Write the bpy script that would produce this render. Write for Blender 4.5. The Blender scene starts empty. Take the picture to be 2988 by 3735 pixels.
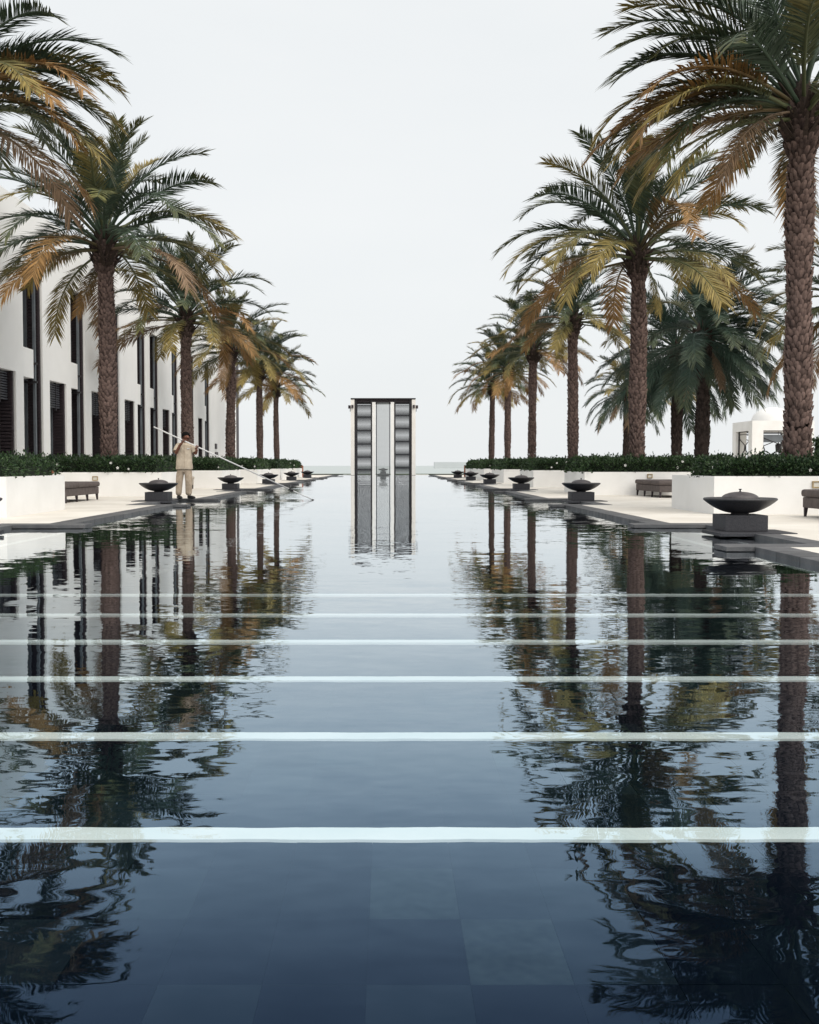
import bpy, bmesh, math, random
from mathutils import Vector, Matrix, Euler
random.seed(7)
R = math.radians
scene = bpy.context.scene
COL = scene.collection

# ------------------------------------------------------------------ camera
F_PX, W_PX, H_PX = 3944.0, 2988.0, 3735.0
VPX, HOR = 1416.0, 1698.0
PITCH = math.atan((H_PX / 2 - HOR) / F_PX)
CAM_H = 0.9
cam = bpy.data.cameras.new('camera')
cam.sensor_fit = 'HORIZONTAL'
cam.sensor_width = 36.0
cam.lens = 36.0 * F_PX / W_PX
cam.shift_x = (W_PX / 2 - VPX) / W_PX
cam.clip_start = 0.05
cam.clip_end = 20000
camo = bpy.data.objects.new('camera', cam)
camo.location = (0, 0, CAM_H)
camo.rotation_euler = (math.pi / 2 - PITCH, 0, 0)
COL.objects.link(camo)
scene.camera = camo

# ------------------------------------------------------------------ world: thin bright overcast over a Nishita sky
SUN_EL, SUN_AZ = 50.0, 142.0      # azimuth clockwise from +Y
w = bpy.data.worlds.new('World')
scene.world = w
w.use_nodes = True
nt = w.node_tree
for n in list(nt.nodes):
    nt.nodes.remove(n)
wo = nt.nodes.new('ShaderNodeOutputWorld')
bg = nt.nodes.new('ShaderNodeBackground')
sky = nt.nodes.new('ShaderNodeTexSky')
sky.sky_type = 'NISHITA'
sky.sun_disc = False
sky.sun_elevation = R(SUN_EL)
sky.sun_rotation = R(SUN_AZ)
sky.dust_density = 4.0
tc = nt.nodes.new('ShaderNodeTexCoord')
mp = nt.nodes.new('ShaderNodeMapping')
mp.inputs['Scale'].default_value = (1.0, 1.0, 3.0)
nz = nt.nodes.new('ShaderNodeTexNoise')
nz.inputs['Scale'].default_value = 2.2
nz.inputs['Detail'].default_value = 4
cr = nt.nodes.new('ShaderNodeValToRGB')
cr.color_ramp.elements[0].position = 0.3
cr.color_ramp.elements[0].color = (5.18, 5.36, 5.43, 1)
cr.color_ramp.elements[1].position = 0.75
cr.color_ramp.elements[1].color = (5.58, 5.68, 5.68, 1)
mx = nt.nodes.new('ShaderNodeMix')
mx.data_type = 'RGBA'
mx.inputs['Factor'].default_value = 0.94
nt.links.new(tc.outputs['Generated'], mp.inputs['Vector'])
nt.links.new(mp.outputs['Vector'], nz.inputs['Vector'])
nt.links.new(nz.outputs['Fac'], cr.inputs['Fac'])
nt.links.new(sky.outputs['Color'], mx.inputs['A'])
nt.links.new(cr.outputs['Color'], mx.inputs['B'])
nt.links.new(mx.outputs['Result'], bg.inputs['Color'])
bg.inputs['Strength'].default_value = 0.10
nt.links.new(bg.outputs['Background'], wo.inputs['Surface'])

sun = bpy.data.lights.new('sun', 'SUN')
sun.energy = 1.5
sun.angle = R(60)
sun.color = (1.0, 0.93, 0.83)
suno = bpy.data.objects.new('sun', sun)
_d = Vector((math.sin(R(SUN_AZ)) * math.cos(R(SUN_EL)), math.cos(R(SUN_AZ)) * math.cos(R(SUN_EL)), math.sin(R(SUN_EL))))
suno.rotation_euler = _d.to_track_quat('Z', 'Y').to_euler()
suno.location = (0, -20, 40)
COL.objects.link(suno)

vs = scene.view_settings
vs.view_transform = 'Standard'
vs.look = 'None'
vs.gamma = 1.0
vs.exposure = 0.75
vs.use_curve_mapping = False
scene.cycles.max_bounces = 10
scene.cycles.transparent_max_bounces = 24
scene.cycles.glossy_bounces = 4
scene.cycles.diffuse_bounces = 4

# ------------------------------------------------------------------ helpers
def ground_y(ysrc, h):
    """distance along the pool axis of a source pixel row on a plane h below the lens"""
    a = math.atan((ysrc - H_PX / 2) / F_PX) + PITCH
    return h / math.tan(a)

def newmat(name):
    m = bpy.data.materials.new(name)
    m.use_nodes = True
    n = m.node_tree.nodes
    return m, m.node_tree, n['Principled BSDF']

def _noise(nt, scale, detail=4, rough=0.55, vec=None, stretch=None):
    t = nt.nodes.new('ShaderNodeTexNoise')
    t.inputs['Scale'].default_value = scale
    t.inputs['Detail'].default_value = detail
    t.inputs['Roughness'].default_value = rough
    c = nt.nodes.new('ShaderNodeTexCoord')
    src = c.outputs['Object']
    if stretch:
        mpn = nt.nodes.new('ShaderNodeMapping')
        mpn.inputs['Scale'].default_value = stretch
        nt.links.new(src, mpn.inputs['Vector'])
        src = mpn.outputs['Vector']
    nt.links.new(src, t.inputs['Vector'])
    return t

def mottled(name, c1, c2, scale=6.0, rough=0.7, bump=0.0, bscale=40.0, spec=0.3, stretch=None, objrand=0.0, detail=5, world=False):
    m, t, p = newmat(name)
    n = _noise(t, scale, detail, stretch=stretch)
    if world:
        g = t.nodes.new('ShaderNodeNewGeometry')
        t.links.new(g.outputs['Position'], n.inputs['Vector'])
    r = t.nodes.new('ShaderNodeValToRGB')
    r.color_ramp.elements[0].position = 0.32
    r.color_ramp.elements[1].position = 0.68
    r.color_ramp.elements[0].color = (*c1, 1)
    r.color_ramp.elements[1].color = (*c2, 1)
    t.links.new(n.outputs['Fac'], r.inputs['Fac'])
    out = r.outputs['Color']
    if objrand:
        oi = t.nodes.new('ShaderNodeObjectInfo')
        mr = t.nodes.new('ShaderNodeMapRange')
        mr.inputs['To Min'].default_value = 1 - objrand
        mr.inputs['To Max'].default_value = 1 + objrand
        t.links.new(oi.outputs['Random'], mr.inputs['Value'])
        vm = t.nodes.new('ShaderNodeVectorMath')
        vm.operation = 'SCALE'
        t.links.new(out, vm.inputs[0])
        t.links.new(mr.outputs['Result'], vm.inputs['Scale'])
        out = vm.outputs['Vector']
    t.links.new(out, p.inputs['Base Color'])
    p.inputs['Roughness'].default_value = rough
    p.inputs['Specular IOR Level'].default_value = spec
    if bump:
        nb = _noise(t, bscale, 6)
        b = t.nodes.new('ShaderNodeBump')
        b.inputs['Strength'].default_value = bump
        b.inputs['Distance'].default_value = 0.02
        t.links.new(nb.outputs['Fac'], b.inputs['Height'])
        t.links.new(b.outputs['Normal'], p.inputs['Normal'])
    return m

M = {}
M['stucco'] = mottled('white_stucco', (0.775, 0.77, 0.755), (0.845, 0.84, 0.83), 1.3, 0.9, 0.12, 60, 0.2)
M['facade'] = mottled('white_facade_stucco', (0.85, 0.85, 0.845), (0.90, 0.90, 0.895), 0.8, 0.9, 0.1, 60, 0.2)
M['stucco_far'] = mottled('cream_stucco', (0.74, 0.71, 0.67), (0.80, 0.775, 0.74), 1.3, 0.9, 0.1, 60, 0.2)
M['deck'] = mottled('cream_limestone', (0.63, 0.59, 0.53), (0.79, 0.755, 0.695), 0.7, 0.75, 0.1, 30, 0.3)
M['slate'] = mottled('grey_slate', (0.066, 0.068, 0.074), (0.118, 0.118, 0.122), 5, 0.6, 0.25, 40, 0.4, objrand=0.22)
M['granite'] = mottled('dark_granite', (0.022, 0.023, 0.029), (0.052, 0.052, 0.060), 60, 0.55, 0.15, 120, 0.4)
M['granite2'] = mottled('bowl_granite', (0.017, 0.017, 0.021), (0.042, 0.041, 0.044), 45, 0.45, 0.12, 90, 0.5)
M['lid'] = mottled('patinated_metal', (0.042, 0.037, 0.041), (0.085, 0.074, 0.076), 14, 0.5, 0.1, 60, 0.5)
M['black'] = mottled('black_metal', (0.012, 0.011, 0.014), (0.025, 0.022, 0.026), 9, 0.5, 0, 1, 0.4)
M['darkwood'] = mottled('dark_stained_wood', (0.020, 0.014, 0.018), (0.045, 0.032, 0.038), 6, 0.55, 0.1, 30, 0.4, stretch=(1, 1, 6))
M['slat'] = mottled('grey_slat', (0.055, 0.060, 0.075), (0.10, 0.105, 0.12), 4, 0.5, 0, 1, 0.4)
M['pslat'] = mottled('bronze_slat', (0.020, 0.022, 0.030), (0.05, 0.052, 0.06), 4, 0.5, 0, 1, 0.4)
M['postgrey'] = mottled('blue_grey_aluminium', (0.10, 0.115, 0.13), (0.15, 0.17, 0.19), 3, 0.4, 0, 1, 0.5)
M['upholstery'] = mottled('grey_brown_canvas', (0.095, 0.080, 0.078), (0.135, 0.115, 0.11), 9, 0.9, 0.15, 200, 0.1)
M['upholstery2'] = mottled('pale_canvas', (0.42, 0.37, 0.31), (0.50, 0.45, 0.39), 9, 0.9, 0.15, 200, 0.1)
M['core'] = mottled('hedge_twigs', (0.006, 0.012, 0.006), (0.012, 0.020, 0.009), 20, 0.95)
M['soil'] = mottled('soil', (0.03, 0.022, 0.015), (0.06, 0.045, 0.03), 8, 0.95)
M['grass'] = mottled('lawn', (0.035, 0.06, 0.02), (0.07, 0.10, 0.04), 3, 0.95)
M['sand'] = mottled('sand', (0.34, 0.29, 0.22), (0.44, 0.39, 0.31), 0.4, 0.95)
M['terracotta'] = mottled('terracotta', (0.27, 0.09, 0.05), (0.36, 0.13, 0.075), 9, 0.8)
M['brass'] = mottled('aged_brass', (0.28, 0.20, 0.10), (0.40, 0.30, 0.16), 9, 0.45)
M['frosted'] = mottled('frosted_glass', (0.62, 0.60, 0.54), (0.70, 0.68, 0.62), 9, 0.4)
M['concrete'] = mottled('pale_concrete', (0.47, 0.50, 0.51), (0.53, 0.56, 0.57), 0.02, 0.95)
M['skin'] = mottled('skin', (0.15, 0.062, 0.040), (0.20, 0.085, 0.055), 12, 0.55)
M['shirt'] = mottled('beige_cotton', (0.46, 0.385, 0.30), (0.60, 0.515, 0.41), 10, 0.95, 0.9, 14, 0.1)
M['trousers'] = mottled('khaki_cotton', (0.36, 0.285, 0.215), (0.50, 0.41, 0.32), 11, 0.95, 0.9, 14, 0.1)
M['hair'] = mottled('black_hair', (0.004, 0.0035, 0.0035), (0.009, 0.008, 0.008), 30, 0.85, 0, 1, 0.1)
M['shoe'] = mottled('black_leather', (0.010, 0.010, 0.011), (0.02, 0.02, 0.022), 20, 0.5)
M['alu'] = mottled('white_aluminium', (0.62, 0.62, 0.62), (0.72, 0.72, 0.72), 5, 0.35, 0, 1, 0.5)
M['floortile'] = mottled('slate_pool_tile', (0.0014, 0.0028, 0.006), (0.003, 0.005, 0.009), 9, 0.6, 0, 1, 0.0)
M['palefloortile'] = mottled('worn_slate_pool_tile', (0.007, 0.012, 0.015), (0.016, 0.024, 0.027), 34, 0.6, 0, 1, 0.0)
M['midfloortile'] = mottled('faded_slate_pool_tile', (0.004, 0.008, 0.012), (0.008, 0.012, 0.017), 9, 0.6, 0, 1, 0.0)
M['floorfar'] = mottled('slate_pool_floor', (0.0014, 0.0028, 0.006), (0.003, 0.005, 0.009), 2.5, 0.6, 0, 1, 0.0)
M['stripe'] = mottled('white_pool_mosaic', (0.60, 0.645, 0.63), (0.70, 0.72, 0.705), 3.5, 0.5, 0, 1, 0.0)
M['flower'] = mottled('white_petal', (0.75, 0.75, 0.72), (0.82, 0.82, 0.80), 9, 0.7)
M['fibre'] = mottled('palm_fibre', (0.022, 0.016, 0.013), (0.055, 0.038, 0.030), 22, 0.95, 0.4, 40)
M['petiole'] = mottled('palm_petiole', (0.075, 0.060, 0.032), (0.13, 0.095, 0.055), 6, 0.7)

def glass_mat():
    m, t, p = newmat('dark_window_glass')
    n = _noise(t, 0.35, 2)
    r = t.nodes.new('ShaderNodeValToRGB')
    r.color_ramp.elements[0].color = (0.010, 0.013, 0.016, 1)
    r.color_ramp.elements[1].color = (0.022, 0.028, 0.034, 1)
    t.links.new(n.outputs['Fac'], r.inputs['Fac'])
    t.links.new(r.outputs['Color'], p.inputs['Base Color'])
    p.inputs['Roughness'].default_value = 0.06
    p.inputs['Specular IOR Level'].default_value = 0.5
    return m
M['glass'] = glass_mat()

def bark_mat():
    m, t, p = newmat('palm_bark')
    n = _noise(t, 9, 6)
    at = t.nodes.new('ShaderNodeAttribute')
    at.attribute_name = 'tone'
    mix = t.nodes.new('ShaderNodeMath')
    mix.operation = 'MULTIPLY_ADD'
    mix.inputs[1].default_value = 0.55
    t.links.new(n.outputs['Fac'], mix.inputs[0])
    sc = t.nodes.new('ShaderNodeMath')
    sc.operation = 'MULTIPLY'
    sc.inputs[1].default_value = 0.55
    t.links.new(at.outputs['Fac'], sc.inputs[0])
    t.links.new(sc.outputs['Value'], mix.inputs[2])
    r = t.nodes.new('ShaderNodeValToRGB')
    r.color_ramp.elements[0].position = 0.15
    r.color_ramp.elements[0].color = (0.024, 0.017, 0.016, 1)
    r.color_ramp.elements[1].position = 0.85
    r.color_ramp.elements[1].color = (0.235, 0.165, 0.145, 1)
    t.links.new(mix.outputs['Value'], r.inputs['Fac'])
    t.links.new(r.outputs['Color'], p.inputs['Base Color'])
    p.inputs['Roughness'].default_value = 0.95
    p.inputs['Specular IOR Level'].default_value = 0.15
    nb = _noise(t, 45, 5, stretch=(1, 1, 0.3))
    b = t.nodes.new('ShaderNodeBump')
    b.inputs['Strength'].default_value = 0.5
    b.inputs['Distance'].default_value = 0.02
    t.links.new(nb.outputs['Fac'], b.inputs['Height'])
    t.links.new(b.outputs['Normal'], p.inputs['Normal'])
    return m
M['bark'] = bark_mat()
M['shadedbark'] = mottled('shaded_palm_bark', (0.018, 0.014, 0.013), (0.062, 0.047, 0.042), 9, 0.95, 0.5, 45, 0.1)  # dark fibrous bark; shade on the background palms is put into its colour

def leaf_mat(name, cbase, ctip, lo, hi, trans=0.08, rand=0.35, rough=0.55):
    """frond colour runs from cbase to ctip along the frond (attribute tpos)"""
    m, t, p = newmat(name)
    at = t.nodes.new('ShaderNodeAttribute')
    at.attribute_name = 'tpos'
    n = _noise(t, 3.0, 3)
    oi = t.nodes.new('ShaderNodeObjectInfo')
    a1 = t.nodes.new('ShaderNodeMath'); a1.operation = 'MULTIPLY_ADD'
    a1.inputs[1].default_value = 0.5
    t.links.new(n.outputs['Fac'], a1.inputs[0])
    t.links.new(at.outputs['Fac'], a1.inputs[2])
    a2 = t.nodes.new('ShaderNodeMath'); a2.operation = 'MULTIPLY_ADD'
    a2.inputs[1].default_value = 0.35
    t.links.new(oi.outputs['Random'], a2.inputs[0])
    t.links.new(a1.outputs['Value'], a2.inputs[2])
    r = t.nodes.new('ShaderNodeMapRange')
    r.interpolation_type = 'SMOOTHSTEP'
    r.inputs['From Min'].default_value = lo
    r.inputs['From Max'].default_value = hi
    t.links.new(a2.outputs['Value'], r.inputs['Value'])
    mxx = t.nodes.new('ShaderNodeMix'); mxx.data_type = 'RGBA'
    mxx.inputs['A'].default_value = (*cbase, 1)
    mxx.inputs['B'].default_value = (*ctip, 1)
    t.links.new(r.outputs['Result'], mxx.inputs['Factor'])
    lr = t.nodes.new('ShaderNodeAttribute')
    lr.attribute_name = 'lrand'
    mr = t.nodes.new('ShaderNodeMapRange')
    mr.inputs['To Min'].default_value = 1 - rand
    mr.inputs['To Max'].default_value = 1 + rand
    t.links.new(lr.outputs['Fac'], mr.inputs['Value'])
    vm = t.nodes.new('ShaderNodeVectorMath'); vm.operation = 'SCALE'
    t.links.new(mxx.outputs['Result'], vm.inputs[0])
    t.links.new(mr.outputs['Result'], vm.inputs['Scale'])
    t.links.new(vm.outputs['Vector'], p.inputs['Base Color'])
    p.inputs['Roughness'].default_value = rough
    p.inputs['Specular IOR Level'].default_value = 0.3
    tr = t.nodes.new('ShaderNodeBsdfTranslucent')
    t.links.new(vm.outputs['Vector'], tr.inputs['Color'])
    ms = t.nodes.new('ShaderNodeMixShader')
    ms.inputs['Fac'].default_value = trans
    t.links.new(p.outputs['BSDF'], ms.inputs[1])
    t.links.new(tr.outputs['BSDF'], ms.inputs[2])
    t.links.new(ms.outputs['Shader'], t.nodes['Material Output'].inputs['Surface'])
    return m
M['frond_green'] = leaf_mat('green_frond', (0.042, 0.066, 0.042), (0.155, 0.150, 0.050), 1.0, 1.75)
M['frond_olive'] = leaf_mat('olive_frond', (0.078, 0.090, 0.042), (0.255, 0.195, 0.060), 0.65, 1.45)
M['frond_dry'] = leaf_mat('dry_frond', (0.082, 0.068, 0.034), (0.29, 0.165, 0.060), 0.45, 1.25)
M['frond_grey'] = leaf_mat('dry_grey_frond', (0.13, 0.095, 0.065), (0.26, 0.175, 0.11), 0.4, 1.2)
M['frond_deep'] = leaf_mat('deep_green_frond', (0.032, 0.058, 0.042), (0.105, 0.118, 0.058), 1.05, 1.9)
M['leaf'] = leaf_mat('hedge_leaf', (0.016, 0.036, 0.018), (0.040, 0.075, 0.026), 0.2, 1.4, 0.15, 0.5, 0.4)

def water_mat():
    m, t, p = newmat('pool_water')
    t.nodes.remove(p)
    out = t.nodes['Material Output']
    c = t.nodes.new('ShaderNodeTexCoord')
    def layer(scale, stretch, detail=2.0, rot=0.0, rough=0.5, dist=0.0):
        mpn = t.nodes.new('ShaderNodeMapping')
        mpn.inputs['Scale'].default_value = stretch
        mpn.inputs['Rotation'].default_value = (0, 0, rot)
        t.links.new(c.outputs['Object'], mpn.inputs['Vector'])
        nn = t.nodes.new('ShaderNodeTexNoise')
        nn.inputs['Scale'].default_value = scale
        nn.inputs['Detail'].default_value = detail
        nn.inputs['Roughness'].default_value = rough
        nn.inputs['Distortion'].default_value = dist
        t.links.new(mpn.outputs['Vector'], nn.inputs['Vector'])
        return nn.outputs['Fac']
    # patches of livelier and calmer water
    patch = layer(0.22, (0.6, 1.0, 1.0), 2)
    pr = t.nodes.new('ShaderNodeMapRange')
    pr.inputs['From Min'].default_value = 0.35
    pr.inputs['From Max'].default_value = 0.65
    pr.inputs['To Min'].default_value = 0.6
    pr.inputs['To Max'].default_value = 1.25
    t.links.new(patch, pr.inputs['Value'])
    def vlayer(scale, stretch, detail, rot, ax, ay):
        """slope field: noise colour turned into a small tilt of the surface normal"""
        mpn = t.nodes.new('ShaderNodeMapping')
        mpn.inputs['Scale'].default_value = stretch
        mpn.inputs['Rotation'].default_value = (0, 0, rot)
        t.links.new(c.outputs['Object'], mpn.inputs['Vector'])
        nn = t.nodes.new('ShaderNodeTexNoise')
        nn.inputs['Scale'].default_value = scale
        nn.inputs['Detail'].default_value = detail
        nn.inputs['Distortion'].default_value = 0.3
        t.links.new(mpn.outputs['Vector'], nn.inputs['Vector'])
        sb = t.nodes.new('ShaderNodeVectorMath'); sb.operation = 'SUBTRACT'
        sb.inputs[1].default_value = (0.5, 0.5, 0.5)
        t.links.new(nn.outputs['Color'], sb.inputs[0])
        ml = t.nodes.new('ShaderNodeVectorMath'); ml.operation = 'MULTIPLY'
        ml.inputs[1].default_value = (ax, ay, 0)
        t.links.new(sb.outputs['Vector'], ml.inputs[0])
        return ml.outputs['Vector']
    def vadd(p_, q_):
        ad = t.nodes.new('ShaderNodeVectorMath'); ad.operation = 'ADD'
        t.links.new(p_, ad.inputs[0]); t.links.new(q_, ad.inputs[1])
        return ad.outputs['Vector']
    v1 = vlayer(1.7, (0.40, 1.0, 1.0), 2.0, 0.06, 0.009, 0.025)
    v2 = vlayer(7.0, (0.45, 1.0, 1.0), 2.0, -0.06, 0.012, 0.038)
    v3 = vlayer(22.0, (0.5, 1.0, 1.0), 1.0, 0.1, 0.010, 0.028)
    v4 = vlayer(0.35, (0.6, 1.0, 1.0), 1.0, -0.2, 0.006, 0.010)
    v5 = vlayer(0.12, (0.5, 1.0, 1.0), 2.0, 0.05, 0.006, 0.026)
    vsum = vadd(vadd(vadd(v1, v2), vadd(v3, v4)), v5)
    scv = t.nodes.new('ShaderNodeVectorMath'); scv.operation = 'SCALE'
    t.links.new(vsum, scv.inputs[0]); t.links.new(pr.outputs['Result'], scv.inputs['Scale'])
    upv = t.nodes.new('ShaderNodeVectorMath'); upv.operation = 'ADD'
    upv.inputs[1].default_value = (0, 0, 1)
    t.links.new(scv.outputs['Vector'], upv.inputs[0])
    b = t.nodes.new('ShaderNodeVectorMath'); b.operation = 'NORMALIZE'
    t.links.new(upv.outputs['Vector'], b.inputs[0])
    fr = t.nodes.new('ShaderNodeFresnel')
    fr.inputs['IOR'].default_value = 1.33
    t.links.new(b.outputs['Vector'], fr.inputs['Normal'])
    gl = t.nodes.new('ShaderNodeBsdfGlossy')
    gl.inputs['Roughness'].default_value = 0.012
    gl.inputs['Color'].default_value = (0.90, 0.96, 1.0, 1)
    t.links.new(b.outputs['Vector'], gl.inputs['Normal'])
    tr = t.nodes.new('ShaderNodeBsdfTransparent')
    tr.inputs['Color'].default_value = (0.94, 0.99, 1.0, 1)
    fc = t.nodes.new('ShaderNodeFloatCurve')
    cv = fc.mapping.curves[0]
    cv.points[0].location = (0, 0); cv.points[1].location = (1, 1)
    for pt in ((0.066, 0.062), (0.11, 0.175), (0.2, 0.405), (0.33, 0.58), (0.5, 0.77), (0.7, 0.90)):
        cv.points.new(*pt)
    fc.mapping.update()
    tint = t.nodes.new('ShaderNodeValToRGB')
    el_ = tint.color_ramp.elements
    el_[0].position = 0.05; el_[0].color = (0.28, 0.50, 0.95, 1)
    el_[1].position = 1.0; el_[1].color = (1, 1, 1, 1)
    for ps, cc in ((0.11, (0.45, 0.68, 0.97)), (0.2, (0.62, 0.82, 1.0)), (0.33, (0.77, 0.90, 1.0)), (0.5, (0.90, 0.96, 1.0))):
        e_ = el_.new(ps); e_.color = (*cc, 1)
    t.links.new(fr.outputs['Fac'], tint.inputs['Fac'])
    t.links.new(tint.outputs['Color'], gl.inputs['Color'])
    t.links.new(fr.outputs['Fac'], fc.inputs['Value'])
    ms = t.nodes.new('ShaderNodeMixShader')
    gm = t.nodes.new('ShaderNodeNewGeometry')
    inv = t.nodes.new('ShaderNodeMath'); inv.operation = 'SUBTRACT'
    inv.inputs[0].default_value = 1.0
    t.links.new(gm.outputs['Backfacing'], inv.inputs[1])
    fm = t.nodes.new('ShaderNodeMath'); fm.operation = 'MULTIPLY'
    t.links.new(fc.outputs['Value'], fm.inputs[0]); t.links.new(inv.outputs['Value'], fm.inputs[1])
    t.links.new(fm.outputs['Value'], ms.inputs['Fac'])
    t.links.new(tr.outputs['BSDF'], ms.inputs[1])
    t.links.new(gl.outputs['BSDF'], ms.inputs[2])
    t.links.new(ms.outputs['Shader'], out.inputs['Surface'])
    return m
M['water'] = water_mat()

def sea_mat():
    m, t, p = newmat('sea_water')
    n = _noise(t, 0.05, 5, stretch=(0.25, 1, 1))
    r = t.nodes.new('ShaderNodeValToRGB')
    r.color_ramp.elements[0].color = (0.36, 0.40, 0.40, 1)
    r.color_ramp.elements[1].color = (0.46, 0.50, 0.50, 1)
    t.links.new(n.outputs['Fac'], r.inputs['Fac'])
    t.links.new(r.outputs['Color'], p.inputs['Base Color'])
    p.inputs['Roughness'].default_value = 0.6
    p.inputs['Specular IOR Level'].default_value = 0.25
    return m
M['sea'] = sea_mat()

class MB:
    def __init__(self):
        self.v, self.f, self.s = [], [], []
    def add(self, vs_, fs, smooth=False):
        o = len(self.v)
        self.v += [tuple(x) for x in vs_]
        self.f += [tuple(i + o for i in q) for q in fs]
        self.s += [smooth] * len(fs)
    def box(self, x0, x1, y0, y1, z0, z1, bevel=0.0):
        if x0 > x1: x0, x1 = x1, x0
        if y0 > y1: y0, y1 = y1, y0
        if not bevel:
            vs_ = [(x0, y0, z0), (x1, y0, z0), (x1, y1, z0), (x0, y1, z0), (x0, y0, z1), (x1, y0, z1), (x1, y1, z1), (x0, y1, z1)]
            self.add(vs_, [(0, 3, 2, 1), (4, 5, 6, 7), (0, 1, 5, 4), (1, 2, 6, 5), (2, 3, 7, 6), (3, 0, 4, 7)])
        else:
            bm = bmesh.new()
            bmesh.ops.create_cube(bm, size=1.0)
            for v in bm.verts:
                v.co = ((x0 + x1) / 2 + v.co.x * (x1 - x0), (y0 + y1) / 2 + v.co.y * (y1 - y0), (z0 + z1) / 2 + v.co.z * (z1 - z0))
            bmesh.ops.bevel(bm, geom=list(bm.edges), offset=bevel, segments=2, affect='EDGES', profile=0.5)
            bm.verts.index_update()
            self.add([v.co[:] for v in bm.verts], [tuple(x.index for x in fc.verts) for fc in bm.faces])
            bm.free()
        return self
    def lathe(self, prof, seg=32, cx=0, cy=0, smooth=True):
        vs_, fs = [], []
        for r, z in prof:
            for k in range(seg):
                a = 2 * math.pi * k / seg
                vs_.append((cx + r * math.cos(a), cy + r * math.sin(a), z))
        for i in range(len(prof) - 1):
            for k in range(seg):
                k2 = (k + 1) % seg
                fs.append((i * seg + k, i * seg + k2, (i + 1) * seg + k2, (i + 1) * seg + k))
        self.add(vs_, fs, smooth)
        return self
    def tube(self, pts, rads, seg=8, smooth=True, cap=True):
        pts = [Vector(p) for p in pts]
        vs_, fs = [], []
        up = Vector((0, 0, 1))
        for i, p in enumerate(pts):
            d = (pts[min(i + 1, len(pts) - 1)] - pts[max(i - 1, 0)]).normalized()
            s = d.cross(up)
            if s.length < 1e-3: s = d.cross(Vector((0, 1, 0)))
            s.normalize(); u = s.cross(d)
            rr = rads[i] if isinstance(rads, (list, tuple)) else rads
            for k in range(seg):
                a = 2 * math.pi * k / seg
                vs_.append(p + s * math.cos(a) * rr + u * math.sin(a) * rr)
        for i in range(len(pts) - 1):
            for k in range(seg):
                k2 = (k + 1) % seg
                fs.append((i * seg + k, i * seg + k2, (i + 1) * seg + k2, (i + 1) * seg + k))
        if cap:
            fs.append(tuple(range(seg - 1, -1, -1)))
            fs.append(tuple((len(pts) - 1) * seg + k for k in range(seg)))
        self.add(vs_, fs, smooth)
        return self
    def mesh(self, name, mat):
        me = bpy.data.meshes.new(name)
        me.from_pydata(self.v, [], self.f)
        me.polygons.foreach_set('use_smooth', self.s)
        if mat: me.materials.append(M[mat] if isinstance(mat, str) else mat)
        me.update()
        return me
    def build(self, name, mat, parent=None, loc=None):
        return link(name, self.mesh(name, mat), parent, loc)

def link(name, me, parent=None, loc=None, rot=None, scale=None):
    o = bpy.data.objects.new(name, me)
    COL.objects.link(o)
    if parent: o.parent = parent
    if loc: o.location = loc
    if rot: o.rotation_euler = rot
    if scale: o.scale = scale if hasattr(scale, '__len__') else (scale,) * 3
    return o
def empty(name, loc=(0, 0, 0), rz=0.0):
    o = bpy.data.objects.new(name, None)
    o.empty_display_size = 0.2
    COL.objects.link(o)
    o.location = loc
    o.rotation_euler = (0, 0, rz)
    return o
def tag(o, label, cat, group=None):
    o['label'] = label
    o['category'] = cat
    if group: o['group'] = group
    return o
def struct(o):
    o['kind'] = 'structure'
    return o
def stuff(o):
    o['kind'] = 'stuff'
    return o

CX = -0.40                      # pool centre line
def X(half, s): return CX + s * half
DECK = 0.05
POOL_H, COP_H, NICHE_H, BAND_H = 4.22, 4.57, 4.95, 5.25
BOWL_Y = {1: [14.0, 26.1, 38.2, 50.6, 62.8, 75.2], -1: [13.9, 26.0, 38.2, 50.6, 62.8, 75.2]}
BOWL_X = {1: [4.56, 4.66, 4.70, 4.75, 4.80, 4.84], -1: [-5.45, -5.52, -5.56, -5.59, -5.61, -5.62]}
POOL_END = 100.6

# ------------------------------------------------------------------ ground, sea, pool
struct(MB().box(-400, 400, -60, 121, -0.6, -0.32).build('ground', 'sand'))
struct(MB().box(-400, 400, 106, 121.5, -0.30, -0.02).build('lawn', 'grass'))
b = MB()
b.add([(-400, 121, -0.35), (400, 121, -0.35), (400, 150, -3.05), (-400, 150, -3.05)], [(0, 1, 2, 3)])
struct(b.build('beach', 'sand'))
b = MB()
b.add([(-9000, 140, -3), (9000, 140, -3), (9000, 15000, -3), (-9000, 15000, -3)], [(0, 1, 2, 3)])
struct(b.build('sea', 'sea'))

FLOOR = -0.06
b = MB()
b.add([(X(NICHE_H, -1), -8, FLOOR), (X(NICHE_H, 1), -8, FLOOR), (X(NICHE_H, 1), 103.2, FLOOR), (X(NICHE_H, -1), 103.2, FLOOR)], [(0, 1, 2, 3)])
floor = struct(b.build('pool_floor', 'floorfar'))
b = MB()
b.add([(X(NICHE_H, -1) , -8, 0), (X(NICHE_H, 1), -8, 0), (X(NICHE_H, 1), 103.0, 0), (X(NICHE_H, -1), 103.0, 0)], [(0, 1, 2, 3)])
struct(b.build('pool_water', 'water'))
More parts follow.
